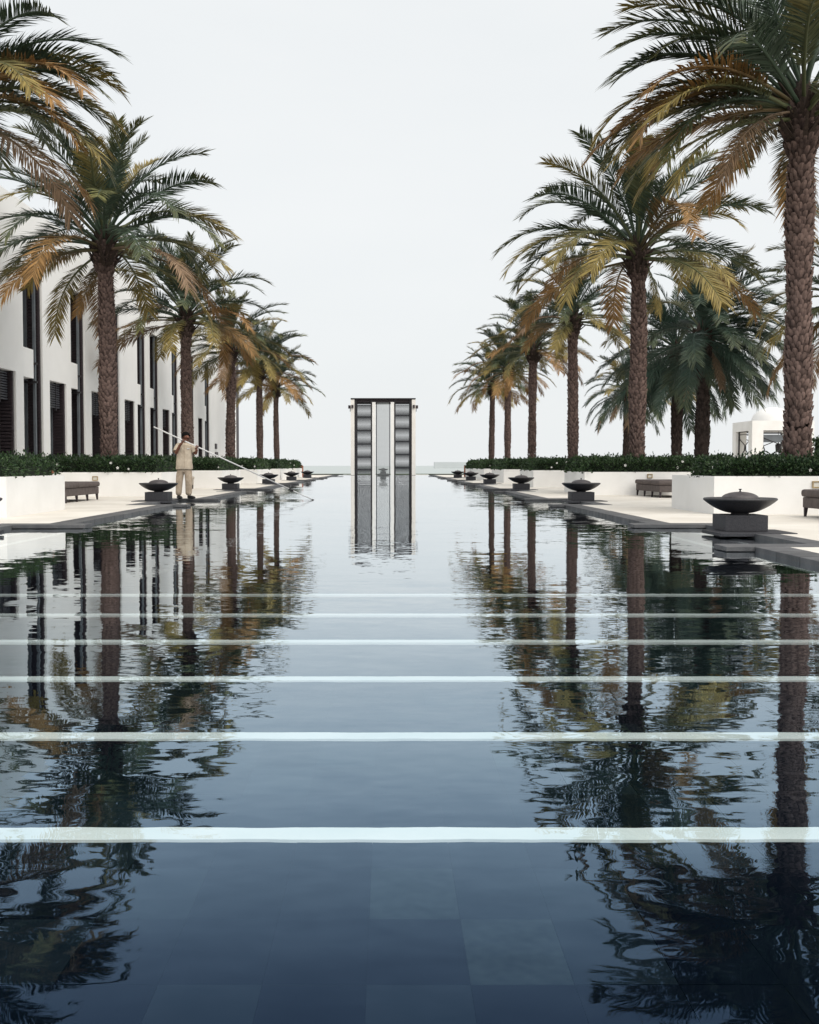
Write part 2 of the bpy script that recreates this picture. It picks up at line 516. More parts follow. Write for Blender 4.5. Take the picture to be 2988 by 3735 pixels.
# slate tiles of the pool floor, near the camera
TW, TD = 0.192, 0.288
tile_me = {}
for k in ('floortile', 'midfloortile', 'palefloortile'):
    tile_me[k] = MB().box(-TW / 2 + 0.0006, TW / 2 - 0.0006, -TD / 2 + 0.0006, TD / 2 - 0.0006, -0.02, 0).mesh('tile', k)
hf = CAM_H - FLOOR
y_edge = ground_y(1940 / 0.5773, hf)
rnd = random.Random(3)
pale = {(0, 0): 1, (1, 1): 1, (-2, 2): 1, (1, 0): 2, (-3, 1): 2, (0, -1): 2, (-4, 2): 2, (0, -2): 2, (-1, 2): 2}
for row in range(-9, 4):
    yc = y_edge - row * TD + TD / 2 - TD * 0.0
    half = 0.50 * (yc + 0.3)
    for cidx in range(-14, 15):
        xc = -0.04 + TW * (cidx + 0.5)
        if not (-half - 0.05 < xc - 0.045 * yc < half * 0.86 + 0.05): continue
        k = 'floortile'
        pk = {1: 'palefloortile', 2: 'midfloortile'}.get(None)
        # light tiles seen in the photograph, by column and by row counted away from the bottom
        if (cidx, row) in {(0, 0), (1, 1), (2, -4)}: k = 'palefloortile'
        elif (cidx, row) in {(1, 0), (-3, 0), (-2, -3), (0, -1), (1, -1), (-1, -4), (3, -3), (-4, 1), (2, 1), (-2, 2), (4, -5), (-3, -6)} or rnd.random() < 0.12: k = 'midfloortile'
        o = link('tile', tile_me[k], floor, (xc, yc, FLOOR + 0.004 + rnd.uniform(0, 0.001)))
# white mosaic stripes across and along the pool
for ys in (2168.7, 2241.5, 2338.5, 2474.4, 2683.2, 3040.0):
    y = ground_y(ys, hf - 0.012)
    wd = 0.0455
    st_ = MB()
    x0_, x1_ = X(POOL_H - 0.1, -1), X(POOL_H - 0.1, 1)
    nseg_ = 260
    pv = []
    for q in range(nseg_ + 1):
        xx = x0_ + (x1_ - x0_) * q / nseg_
        w1 = 0.0015 * math.sin(xx * 9.1 + ys) + 0.0018 * math.sin(xx * 23.0 + ys * 1.7) + rnd.uniform(-0.0015, 0.0015)
        w2 = 0.0015 * math.sin(xx * 7.7 + ys * 2.1) + 0.0018 * math.sin(xx * 19.0 + ys) + rnd.uniform(-0.0015, 0.0015)
        pv += [(xx, y - wd + w1, FLOOR + 0.012), (xx, y + wd + w2, FLOOR + 0.012), (xx, y - wd + w1, FLOOR - 0.02), (xx, y + wd + w2, FLOOR - 0.02)]
    st_.add(pv, [f_ for q in range(nseg_) for f_ in ((4 * q, 4 * q + 4, 4 * q + 5, 4 * q + 1), (4 * q, 4 * q + 2, 4 * q + 6, 4 * q + 4), (4 * q + 1, 4 * q + 5, 4 * q + 7, 4 * q + 3))])
    st_.build('stripe', 'stripe', floor)
for s in (1, -1):
    for h0 in (4.24, 4.80):
        MB().box(X(h0, s), X(h0 - 0.07, s), 9.3, 101, FLOOR - 0.02, FLOOR + 0.010).build('stripe', 'stripe', floor)

# deck with notches at every fire bowl, and slate coping
decko = {}
cop = {}
for s in (1, -1):
    d = MB()
    far_x = 45 if s == 1 else -14
    d.box(X(BAND_H, s), far_x, -9, 104, -0.31, DECK)
    cop[s] = empty('pool_coping', (X(POOL_H, s), 0, 0))
    struct(cop[s])
    cop[s]['label'] = 'dark slate coping stones along the %s edge of the pool' % ('right' if s == 1 else 'left')
    prev = -9.0
    stones = []
    for yb in BOWL_Y[s] + [None]:
        if yb is None: y1 = 101.0
        else: y1 = yb - 2.35
        d.box(X(COP_H, s), X(BAND_H, s) - s * 0.0, prev + (0.28 if prev > -9 else 0), y1 - 0.28, -0.31, DECK) if False else None
        stones.append((prev, y1))
        prev = (yb + 1.45) if yb is not None else None
    EW = 0.42    # depth of the slabs that close each notch
    for i, (y0, y1) in enumerate(stones):
        a = y0 + (EW if i > 0 else 0)
        e = y1 - (EW if i < len(stones) - 1 else 0)
        d.box(X(COP_H, s), X(BAND_H, s), a, e, -0.31, DECK)
        y = a
        n = max(1, round((e - a) / 0.62)) if a < 40 else max(1, round((e - a) / 2.4))
        st = (e - a) / n
        for k in range(n):
            q0, q1 = a + k * st, a + (k + 1) * st
            if q1 < 3: continue
            j = random.uniform(-0.0015, 0.0015)
            ox = (X(POOL_H, s) + X(COP_H, s)) / 2
            MB().box(-abs(COP_H - POOL_H) / 2, abs(COP_H - POOL_H) / 2 - 0.003, -(st / 2 - 0.005), st / 2 - 0.005, -0.35, DECK + 0.004 + j, 0.006 if q0 < 30 else 0).build('coping_stone', 'slate', cop[s], (ox - X(POOL_H, s), (q0 + q1) / 2, 0))
        for flag, yy0, yy1 in ((i > 0, y0, y0 + EW), (i < len(stones) - 1, y1 - EW, y1)):
            if flag:
                MB().box(X(3.92, s) - X(POOL_H, s), X(BAND_H, s) - X(POOL_H, s) - s * 0.003, yy0, yy1, 0.006, DECK + 0.006, 0.005).build('coping_slab', 'slate', cop[s])
                MB().box(X(4.05, s) - X(POOL_H, s), X(BAND_H, s) - X(POOL_H, s) - s * 0.006, yy0 + 0.03, yy1 - 0.03, -0.35, 0.004).build('coping_footing', 'slate', cop[s])
    for yb in BOWL_Y[s]:
        MB().box(X(NICHE_H, s) - X(POOL_H, s), X(BAND_H, s) - X(POOL_H, s) - s * 0.003, yb - 2.345, yb + 1.445, -0.35, DECK + 0.003, 0.004).build('coping_slab', 'slate', cop[s])
    struct(d.build('deck', 'deck'))['label'] = 'pale limestone deck on the %s side of the pool' % ('right' if s == 1 else 'left')
# far end of the pool
b = MB()
for s in (1, -1):
    b.box(X(2.8, s), X(9, s), 103.0, 104.2, -0.3, 0.035)
struct(b.build('pool_end_kerb', 'stucco'))
o = MB().box(X(4.6, -1) - 3.4, X(4.6, -1) + 1.0, 96.2, 96.8, 0.06, 0.12, 0.01).build('stepping_slab', 'granite')
tag(o, 'long dark slab lying at the far left end of the pool', 'slab')
o = MB().box(X(4.6, 1) - 0.6, X(4.6, 1) + 3.6, 96.2, 96.8, 0.06, 0.12, 0.01).build('stepping_slab', 'granite')
tag(o, 'long dark slab lying at the far right end of the pool', 'slab')

# ------------------------------------------------------------------ fire bowls
def bowl_meshes():
    g = {}
    g['plinth'] = MB().box(-0.275, 0.275, -0.27, 0.27, 0.0, 0.205, 0.008).mesh('plinth', 'granite')
    p = [(0.0, 0.205), (0.115, 0.205), (0.112, 0.222)]
    for k in range(13):
        t = k / 12
        r = 0.108 + (0.455 - 0.108) * t
        z = 0.222 + 0.168 * (t ** 2.1 * 0.72 + t * 0.28)
        p.append((r, z))
    p += [(0.4625, 0.398), (0.4635, 0.406), (0.458, 0.416), (0.445, 0.421), (0.40, 0.420), (0.33, 0.408), (0.0, 0.400)]
    g['bowl'] = MB().lathe(p, 48).mesh('bowl', 'granite2')
    p = []
    for k in range(11):
        a = k / 10 * math.pi / 2
        p.append((0.235 * math.cos(a), 0.412 + 0.088 * math.sin(a)))
    g['lid'] = MB().lathe([(0.238, 0.404)] + p, 40).mesh('lid', 'lid')
    g['knob'] = MB().lathe([(0.0, 0.497), (0.018, 0.498), (0.010, 0.508), (0.009, 0.520), (0.022, 0.532), (0.024, 0.536), (0.0, 0.537)], 14).mesh('knob', 'black')
    g['base_slab'] = MB().box(-0.44, 0.52, -0.62, 0.18, -0.044, 0.0, 0.004).mesh('base_slab', 'granite')
    g['footing'] = MB().box(-0.26, 0.26, -0.25, 0.25, -0.40, -0.002).mesh('footing', 'granite')
    return g
BG = bowl_meshes()
ord_ = ['nearest', 'second', 'third', 'fourth', 'fifth', 'farthest']
def fire_bowl(loc, s, label, group, slab=True):
    t = empty('fire_bowl', loc)
    tag(t, label, 'fire bowl', group)
    pl = link('plinth', BG['plinth'], t)
    bo = link('bowl', BG['bowl'], t)
    li = link('lid', BG['lid'], t)
    link('knob', BG['knob'], li)
    sl = link('base_slab', BG['base_slab'], t)
    sl.scale = (s, 1, 1)
    link('footing', BG['footing'], t)
    return t
for s in (1, -1):
    side = 'right' if s == 1 else 'left'
    for i in range(6):
        if s == -1 and i == 0: lb = 'dark stone fire bowl cut off by the left frame edge'
        elif s == -1 and i == 1: lb = 'dark stone fire bowl with domed lid right beside the worker'
        elif s == 1 and i == 0: lb = 'largest nearest dark stone fire bowl with domed lid and knob, right of the pool'
        else: lb = '%s dark stone fire bowl from the camera along the %s pool edge' % (ord_[i], side)
        fire_bowl((BOWL_X[s][i], BOWL_Y[s][i], DECK + 0.012), s, lb, 'fire bowls along the pool')

# ------------------------------------------------------------------ planter walls + hedges
RB = [(18.8, 21.6), (31.2, 34.8), (42.2, 46.6), (53.0, 59.2), (64.0, 79.3)]
LB = [(17.7, 20.9), (29.8, 33.4), (40.6, 45.8), (51.7, 57.9), (62.5, 70.4), (73.3, 78.6)]
WALL_Z = 0.715
FX = {1: 5.67, -1: -6.25}       # pool-side face of the planters
def hedge(name, x0, x1, y0, y1, z0, z1, leaf, n, seed, label, nflow, parent_group):
    rr = random.Random(seed)
    root = empty(name, ((x0 + x1) / 2, (y0 + y1) / 2, z0))
    tag(root, label, 'hedge', parent_group)
    ox, oy, oz = root.location
    core = MB()
    core.box(x0 - ox + 0.07, x1 - ox - 0.07, y0 - oy + 0.07, y1 - oy - 0.07, 0, z1 - oz - 0.07)
    core.build('branches', 'core', root)
    vs_, fs, tp = [], [], []
    ax, ay, az = x1 - x0, y1 - y0, z1 - z0
    areas = [('t', ax * ay), ('f', ax * az), ('l', ay * az), ('r', ay * az * 0.3), ('b', ax * az * 0.3)]
    tot = sum(a for _, a in areas)
    fl_v, fl_f = [], []
    def surf(kind):
        u, v = rr.random(), rr.random()
        if kind == 't': return Vector((x0 + u * ax, y0 + v * ay, z1)), Vector((0, 0, 1))
        if kind == 'f': return Vector((x0 + u * ax, y0, z0 + v * az)), Vector((0, -1, 0))
        if kind == 'b': return Vector((x0 + u * ax, y1, z0 + v * az)), Vector((0, 1, 0))
        if kind == 'l': return Vector((x0, y0 + u * ay, z0 + v * az)), Vector((-1, 0, 0))
        return Vector((x1, y0 + u * ay, z0 + v * az)), Vector((1, 0, 0))
    def lump(p):
        return 0.06 * math.sin(p.x * 5.1 + seed) * math.cos(p.y * 4.3 + seed) + 0.035 * math.sin(p.x * 13 + p.z * 11) + 0.03 * math.sin(p.y * 17 + seed * 2)
    for i in range(n):
        q = rr.random() * tot
        for kind, a in areas:
            q -= a
            if q <= 0: break
        p, nn = surf(kind)
        p = p + nn * (lump(p) + rr.uniform(-0.09, 0.03) + (rr.uniform(0, 0.13) if rr.random() < 0.10 else 0))
        d = (nn + Vector((rr.uniform(-1, 1), rr.uniform(-1, 1), rr.uniform(-0.6, 1))) * 0.9).normalized()
        sd = d.cross(Vector((rr.uniform(-1, 1), rr.uniform(-1, 1), rr.uniform(-1, 1)))).normalized()
        L = leaf * rr.uniform(0.7, 1.3); Wd = L * 0.27
        up = sd.cross(d) * (L * 0.12)
        p -= Vector((ox, oy, oz))
        o = len(vs_)
        vs_ += [p, p + d * L * 0.5 + sd * Wd + up, p + d * L, p + d * L * 0.5 - sd * Wd + up]
        fs += [(o, o + 1, o + 2), (o, o + 2, o + 3)]
        tp += [rr.random()] * 4
    me = bpy.data.meshes.new('leaves')
    me.from_pydata([tuple(v) for v in vs_], [], fs)
    for an in ('tpos', 'lrand'):
        at = me.attributes.new(an, 'FLOAT', 'POINT')
        at.data.foreach_set('value', tp if an == 'tpos' else [(x * 7.3) % 1 for x in tp])
    me.materials.append(M['leaf'])
    stuff(link('leaves', me, root))
    fb = MB()
    for i in range(nflow):
        p, nn = surf(rr.choice('ttflfl'))
        if nn.z < 0.5 and p.z < z0 + 0.12: p.z += 0.1
        p = p + nn * (lump(p) + 0.05) - Vector((ox, oy, oz))
        a1 = nn.orthogonal().normalized(); a2 = nn.cross(a1)
        rot = rr.random() * 6
        rad = min(leaf, 0.085) * rr.uniform(0.38, 0.58)
        for k in range(5):
            a = rot + k * 1.2566
            d1 = a1 * math.cos(a) + a2 * math.sin(a)
            d2 = a1 * math.cos(a + 0.5) + a2 * math.sin(a + 0.5)
            d3 = a1 * math.cos(a - 0.5) + a2 * math.sin(a - 0.5)
            fb.add([p, p + d3 * rad * 0.7 + nn * 0.012, p + d1 * rad + nn * 0.006, p + d2 * rad * 0.7 + nn * 0.012], [(0, 1, 2, 3)])
    if nflow: stuff(fb.build('flowers', 'flower', root))
    return root
ordb = ['nearest', 'second', 'third', 'fourth', 'fifth', 'last']
for s, blocks in ((1, RB), (-1, LB)):
    side = 'right' if s == 1 else 'left'
    for i, (y0, y1) in enumerate(blocks):
        xf = FX[s]
        xb = 10.0 if s == 1 else -10.2
        t = 0.16
        bnd = MB()
        xi = xf + s * t
        # four walls round the soil, butted end to end
        bnd.box(xf, xb, y0, y0 + t, DECK - 0.02, WALL_Z)
        bnd.box(xf, xi, y0 + t, y1 - t, DECK - 0.02, WALL_Z)
        bnd.box(xf, xb, y1 - t, y1, DECK - 0.02, WALL_Z)
        bnd.box(xb - s * t, xb, y0 + t, y1 - t, DECK - 0.02, WALL_Z)
        root = empty('planter_wall', (xf, y0, DECK))
        mesh = bnd
        mesh.v = [(x - xf, y - y0, z - DECK) for x, y, z in mesh.v]
        mesh.build('wall', 'stucco', root)
        MB().box((xi - xf), (xb - s * t - xf), t, y1 - t - y0, 0.2, WALL_Z - DECK - 0.06).build('soil', 'soil', root)
        lab = {(1, 0): 'white planter wall nearest the camera on the right, behind the largest fire bowl',
               (-1, 0): 'white planter wall in the left corner with the terracotta pot on top',
               (1, 1): 'white planter wall behind the right hand daybed that shows whole',
               (-1, 1): 'white planter wall behind the long left daybed'}.get((s, i), '%s white planter wall from the camera along the %s side' % (ordb[i] if i < len(blocks) - 1 else 'last', side))
        tag(root, lab, 'planter', 'white planter walls')
        far = (y0 + y1) / 2
        leaf = 0.062 if far < 25 else 0.085 if far < 48 else 0.13
        ax, ay = abs(xb - xf) - 0.2, y1 - y0
        nleaf = int(min(26000, (ax * ay + ax * 0.5 + ay * 0.6) * 1.25 / (leaf * leaf * 0.27)))
        inset = 0.10
        hx0, hx1 = sorted((xf + s * inset, xb - s * 0.1))
        hy1 = y1 - (1.3 if i == 0 and s == 1 else 0.15)
        zt = 0.955 if i == 0 else 0.99 + 0.0014 * far
        lab = {(1, 0): 'dark green hedge with white flowers under the tallest right palm',
               (-1, 0): 'dark green hedge in the left corner beside the terracotta pot'}.get((s, i), '%s clipped green hedge with white flowers from the camera on the %s' % (ordb[i] if i < len(blocks) - 1 else 'last', side))
        hedge('hedge', hx0, hx1, y0 + 0.08, hy1, WALL_Z - 0.02, zt, leaf, nleaf, 11 + i * 7 + s, lab, int(5 + 2 * min(ay, 5)), 'flowering hedges')
    # back wall closing the seating bays
for s in (1, -1):
    xb = 10.0 if s == 1 else -10.2
    o = MB().box(0, s * 0.2, 0, 61.0, -0.02, 0.62).build('low_wall', 'stucco', None, (xb + s * 0.01, 16.0 if s == -1 else 18.0, DECK))
    tag(o, 'long low white wall behind the %s planters and hedges' % ('right' if s == 1 else 'left'), 'wall')

# taller bush at the right frame edge
hedge('shrub', 10.15, 11.8, 24.3, 26.0, 0.06, 1.55, 0.07, 9000, 91, 'tall leafy shrub at the right frame edge beside the palm trunk', 6, None)
bpy.data.objects['shrub']['category'] = 'shrub'

# ------------------------------------------------------------------ left building
BX = -12.0
ROOF = 9.55
root = empty('hotel_building', (BX, 20, 0))
tag(root, 'long white two storey building with tall dark window bays on the left', 'building')
D_OP = [(32.4, 35.0), (38.5, 40.5), (43.9, 45.9), (49.4, 51.4), (57.7, 59.6), (62.8, 64.7), (68.5, 70.2)]
T_OP = [(29.6, 31.6), (35.75, 37.75), (41.1, 43.0), (46.7, 48.5), (51.95, 53.75), (54.7, 56.75), (60.2, 61.9), (65.3, 67.1), (71.0, 72.8)]
ops = sorted([(a, b_, 'D') for a, b_ in D_OP] + [(a, b_, 'T') for a, b_ in T_OP])
wall = MB()
TH = 0.75
yy = 18.0
Z0 = 0.05
for a, b_, k in ops:
    wall.box(BX, BX - TH, yy, a, Z0, ROOF)
    top = 3.93 if k == 'D' else 7.6
    wall.box(BX, BX - TH, a, b_, top, ROOF)
    yy = b_
wall.box(BX, BX - TH, yy, 85.6, Z0, ROOF)
wall.box(BX - TH, BX - 12, 84.8, 85.6, Z0, ROOF)
wall.v = [(x - BX, y - 20, z) for x, y, z in wall.v]
wallo = wall.build('wall', 'facade', root)
rf = MB().box(0.0 - 0.02, -12, -2, 65.55, ROOF - 0.3, ROOF + 0.02).build('roof', 'facade', root)
MB().box(0.03, -0.25, 65.62, 66.9, Z0, ROOF - 0.4).build('corner_fin', 'darkwood', root)
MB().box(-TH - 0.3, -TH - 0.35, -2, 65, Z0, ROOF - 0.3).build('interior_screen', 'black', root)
slat_cache = {}
def window(a, b_, k):
    wd = b_ - a
    fr = MB()
    gx = -0.55
    segs = [(Z0 + 0.1, 3.93)] if k == 'D' else [(Z0 + 0.45, 3.87), (4.85, 7.6)]
    ay, by = a - 20, b_ - 20
    mid = ay + wd * 0.62
    for z0, z1 in segs:
        fr.box(gx + 0.10, gx, ay, ay + 0.07, z0, z1)
        fr.box(gx + 0.12, gx, mid - 0.05, mid + 0.05, z0, z1)
        fr.box(gx + 0.10, gx, by - 0.34, by - 0.27, z0, z1)
        fr.box(gx + 0.095, gx, ay + 0.07, mid - 0.05, z1 - 0.07, z1)
        fr.box(gx + 0.095, gx, ay + 0.07, mid - 0.05, z0, z0 + 0.08)
    wo_ = fr.build('window', 'postgrey', root)
    for z0, z1 in segs:
        MB().box(gx - 0.01, gx - 0.03, ay, by, z0, z1).build('pane', 'glass', wo_)
    if k == 'T':
        MB().box(-0.12, -0.5, ay, by - 0.62, 3.87, 4.85).build('spandrel', 'facade', root)
        MB().box(-0.02, -0.5, by - 0.62, by - 0.5, 4.35, 4.42).build('bracket', 'black', wo_)
        MB().box(-0.02, -0.5, by - 0.62, by - 0.5, 3.72, 3.79).build('bracket', 'black', wo_)
        MB().box(-0.10, -0.18, by - 0.52, by - 0.40, Z0, 7.6).build('mullion', 'postgrey', wo_)
        MB().box(0, -0.75, ay, by, Z0, Z0 + 0.45).build('sill', 'facade', root)
    # dark slatted shutter folded against the far side of the bay
    top = 3.93 if k == 'D' else 7.6
    sh = MB()
    z = Z0 + 0.1
    step = 0.11 if a < 46 else 0.16
    sh.box(-0.03, -0.09, by - 0.26, by - 0.20, Z0 + 0.1, top)
    sh.box(-0.44, -0.50, by - 0.26, by - 0.20, Z0 + 0.1, top)
    while z < top - step:
        sh.box(-0.09, -0.44, by - 0.25, by - 0.21, z, z + step * 0.62)
        z += step
    sh.box(-0.03, -0.50, by - 0.17, by - 0.15, Z0 + 0.1, top)
    sh.build('shutter', 'darkwood', wo_)
    # folded lattice at the near side
    sh = MB()
    z = Z0 + 0.1
    while z < top - step:
        if not (k == 'T' and 3.8 < z < 4.85):
            sh.box(gx + 0.06, gx + 0.10, ay + 0.07, ay + 0.42, z, z + step * 0.5)
        z += step
    sh.build('lattice', 'darkwood', wo_)
    if k == 'D':
        key = round(wd, 2)
        if key not in slat_cache:
            slat_cache[key] = MB().box(-0.02, 0.02, 0.01, wd - 0.28, -0.022, 0.022).mesh('slat', 'slat')
        for q in range(11):
            o = link('slat', slat_cache[key], wo_, (-0.20, ay, 3.86 - q * 0.083), (0, R(28), 0))
        MB().box(-0.16, -0.24, mid - 0.03, mid + 0.03, 2.9, 3.93).build('louvre_post', 'black', wo_)
for a, b_, k in ops:
    window(a, b_, k)
for q, (z0, z1, wy) in enumerate([(2.05, 2.42, 0.35), (1.62, 1.84, 0.55)]):
    o = MB().box(0, 0.06, -wy, wy, 0, z1 - z0, 0.01).build('wall_plaque', 'darkwood', None, (BX + 0.003, 75.3 + q * 0.2, z0))
    tag(o, ['narrow upper dark plaque', 'lower square dark plaque'][q] + ' on the white end wall of the building', 'plaque')

# white pedestal between the hedges, terracotta pots
root = empty('pedestal', (-9.15, 24.5, DECK))
MB().box(-0.27, 0.27, -0.27, 0.27, 0, 0.86, 0.01).build('shaft', 'stucco', root)
MB().box(-0.33, 0.33, -0.33, 0.33, 0.862, 0.93, 0.01).build('cap', 'granite', root)
tag(root, 'white pedestal with dark cap behind the left corner hedge', 'pedestal')
pot = empty('terracotta_pot', (-6.50, 20.70, WALL_Z))
MB().lathe([(0, 0), (0.055, 0), (0.095, 0.03), (0.105, 0.06), (0.09, 0.10), (0.075, 0.115), (0.08, 0.125), (0.07, 0.125), (0.062, 0.11), (0, 0.10)], 24).build('body', 'terracotta', pot)
tag(pot, 'small round terracotta pot on top of the left planter wall', 'pot')
for s, xx, yy_ in ((1, 5.90, 79.4), (-1, -6.5, 78.7)):
    t = empty('planter_box', (xx, yy_, DECK))
    MB().box(-0.3, 0.3, 0.0, 0.5, 0.0, 0.84, 0.02).build('box', 'terracotta', t)
    MB().box(-0.26, 0.26, 0.04, 0.46, 0.842, 0.86).build('soil', 'soil', t)
    tag(t, 'reddish planter box at the far end of the %s hedge row' % ('right' if s == 1 else 'left'), 'planter')

# wall lights
def wall_light(x, y, z, label):
    t = empty('wall_light', (x, y - 0.002, z))
    f = MB()
    f.box(-0.075, 0.075, -0.03, 0, 0.042, 0.06); f.box(-0.075, 0.075, -0.03, 0, -0.06, -0.042)
    f.box(-0.075, -0.057, -0.03, 0, -0.042, 0.042); f.box(0.057, 0.075, -0.03, 0, -0.042, 0.042)
    f.build('frame', 'brass', t)
    MB().box(-0.056, 0.056, -0.012, 0, -0.041, 0.041).build('lens', 'frosted', t)
    tag(t, label, 'wall light', 'square wall lights')
wall_light((2982 - VPX) * 18.8 / F_PX - 0.02, 18.8, 0.57, 'small brass square light above the daybed at the right frame edge')
wall_light((2370 - VPX) * 31.2 / F_PX, 31.2, 0.60, 'small brass square light above the daybed right of centre')
wall_light((348 - VPX) * 29.8 / F_PX, 29.8, 0.545, 'small brass square light on the wall above the left daybed')

# ------------------------------------------------------------------ daybeds
def daybed(x0, y0, wd, ln, mat, label, nleg=4):
    t = empty('daybed', (x0 + wd / 2, y0 + ln / 2, DECK))
    hw, hl = wd / 2, ln / 2
    MB().box(-hw + 0.03, hw - 0.03, -hl + 0.03, hl - 0.03, 0.15, 0.325, 0.015).build('base', mat, t)
    nseg = 3
    for k in range(nseg):
        a = -hl + ln * k / nseg
        MB().box(-hw, hw, a + 0.004, a + ln / nseg - 0.004, 0.329, 0.455, 0.045).build('cushion', mat, t)
    for sx in (-1, 1):
        for k in range(nleg):
            yy_ = -hl + 0.08 + (ln - 0.16) * k / (nleg - 1)
            xl = sx * (hw - 0.07)
            b_ = MB()
            b_.add([(xl - .028, yy_ - .028, .15), (xl + .028, yy_ - .028, .15), (xl + .028, yy_ + .028, .15), (xl - .028, yy_ + .028, .15),
                    (xl - .017 + sx * .012, yy_ - .017, 0), (xl + .017 + sx * .012, yy_ - .017, 0), (xl + .017 + sx * .012, yy_ + .017, 0), (xl - .017 + sx * .012, yy_ + .017, 0)],
                   [(0, 1, 2, 3), (7, 6, 5, 4), (0, 4, 5, 1), (1, 5, 6, 2), (2, 6, 7, 3), (3, 7, 4, 0)])
            b_.build('leg', 'darkwood', t)
    tag(t, label, 'daybed', 'upholstered daybeds')
daybed(6.90, 15.35, 1.15, 2.75, 'upholstery', 'grey brown daybed cut off by the right frame edge')
daybed(7.08, 28.3, 1.15, 2.75, 'upholstery', 'grey brown daybed partly hidden by the nearest right planter wall')
daybed(7.0, 38.9, 0.5, 2.6, 'upholstery', 'grey daybed end peeking out behind the second right fire bowl')
daybed(-8.35, 24.25, 1.15, 2.80, 'upholstery', 'long grey brown daybed left of the pool against the white wall')
daybed(-7.85, 37.3, 0.75, 2.4, 'upholstery2', 'pale canvas daybed seen between the worker\'s legs', 3)

# ------------------------------------------------------------------ far portal pavilion
PX, PY = -0.46, 100.0
root = empty('portal_pavilion', (PX, PY, 0))
tag(root, 'tall white framed gateway with slatted screens at the far end of the pool', 'pavilion')
for s in (-1, 1):
    MB().box(s * 2.65, s * 2.99, 0, 2.9, 0.02, 6.98).build('pillar', 'stucco_far', root)
    MB().box(s * 2.62, s * 3.0, -0.02, 2.95, -0.06, 0.018).build('base', 'black', root)
MB().box(-3.0, 3.0, -0.05, 3.0, 7.03, 7.11).build('roof_slab', 'black', root)
MB().box(-2.64, 2.64, 0.02, 2.9, 6.985, 7.025).build('ceiling', 'darkwood', root)
MB().box(-2.64, 2.64, 0.25, 0.35, 6.76, 6.98).build('header', 'darkwood', root)
MB().box(-2.64, 2.64, 2.6, 2.7, 6.70, 6.98).build('header', 'darkwood', root)
frs = {}
for nm, x0, x1 in (('frame_post', -2.648, -2.44), ('frame_post', -1.147, -1.02), ('frame_post', 1.02, 1.147), ('frame_post', 2.44, 2.648)):
    MB().box(x0, x1, 0.10, 0.22, -0.05, 6.975).build(nm, 'black', root)
    MB().box(x0, x1, 2.5, 2.6, -0.05, 6.7).build(nm, 'black', root)
for s in (-1, 1):
    MB().box(s * 0.70, s * 1.01, 0.08, 0.39, -0.05, 6.75).build('column', 'stucco', root)
    MB().box(s * 0.58, s * 0.66, 0.10, 0.20, -0.05, 6.75).build('frame_post', 'black', root)
    MB().box(s * 0.90, s * 0.80, 0.36, 2.5, 6.80, 6.95).build('beam', 'stucco', root)
me = MB().box(-0.645, 0.645, -0.01, 0.01, -0.0140, 0.0140).mesh('slat', 'pslat')
for s in (-1, 1):
    sc_root = MB().box(s * 1.15, s * 2.435, 0.13, 0.17, 6.66, 6.70).build('screen_rail', 'black', root)
    z = 0.03
    while z < 6.62:
        link('slat', me, sc_root, (s * 1.793, 0.15, z)); z += 0.060
    rear = MB(); z = 0.0017 if s < 0 else 0.0114
    while z < 6.65:
        rear.box(s * 1.15, s * 2.44, 2.53, 2.55, z - 0.0135, z + 0.0135); z += 0.05853
    stuff(rear.build('rear_slats', 'pslat', sc_root))
    for zr in ((5.40, 4.13, 2.90, 1.69, 0.54) if s < 0 else (5.54, 4.34, 3.10, 1.90, 0.69)):
        MB().box(s * 1.149, s * 2.438, 0.175, 0.215, zr - 0.045, zr + 0.045).build('cross_rail', 'black', root)
M['paleslat'] = mottled('pale_grey_slat', (0.20, 0.215, 0.22), (0.27, 0.285, 0.29), 4, 0.5, 0, 1, 0.4)
me = MB().box(-0.575, 0.575, -0.008, 0.008, -0.019, 0.019).mesh('slat', 'paleslat')
rail = MB().box(-0.575, 0.575, 0.13, 0.17, 6.70, 6.75).build('screen_rail', 'black', root)
z = 0.05
while z < 6.69:
    link('slat', me, rail, (0, 0.15, z)); z += 0.079
# lanterns on the pillars
for s in (-1, 1):
    for q, xx in enumerate((2.83, 3.12)):
        t = empty('wall_lantern', (PX + s * xx, PY - 0.002 if q == 0 else PY + 0.6, 6.18))
        if q == 0:
            MB().box(-0.095, 0.095, -0.18, 0, 0, 0.30, 0.01).build('housing', 'darkwood', t)
            MB().box(-0.05, 0.05, -0.12, -0.06, -0.03, 0).build('lamp_glass', 'frosted', t)
        else:
            MB().box(-0.12, 0.12, -0.1, 0.1, 0, 0.30, 0.01).build('housing', 'darkwood', t)
            MB().box(-0.03 - s * 0.06, 0.03 - s * 0.06, -0.03, 0.03, -0.28, 0).build('bracket', 'black', t)
        tag(t, 'dark box lantern on the %s of the portal\'s %s pillar' % ('front' if q == 0 else 'outer side', 'right' if s == 1 else 'left'), 'lantern')
fb = fire_bowl((PX + 0.0, 101.3, 0.16), 1, 'silhouetted fire bowl standing inside the far gateway', None)
o = MB().box(-0.55, 0.55, -0.5, 0.5, -0.2, 0.112).build('stone_block', 'granite', None, (PX, 101.3, 0.0))
tag(o, 'dark stone block under the fire bowl inside the far gateway', 'block')

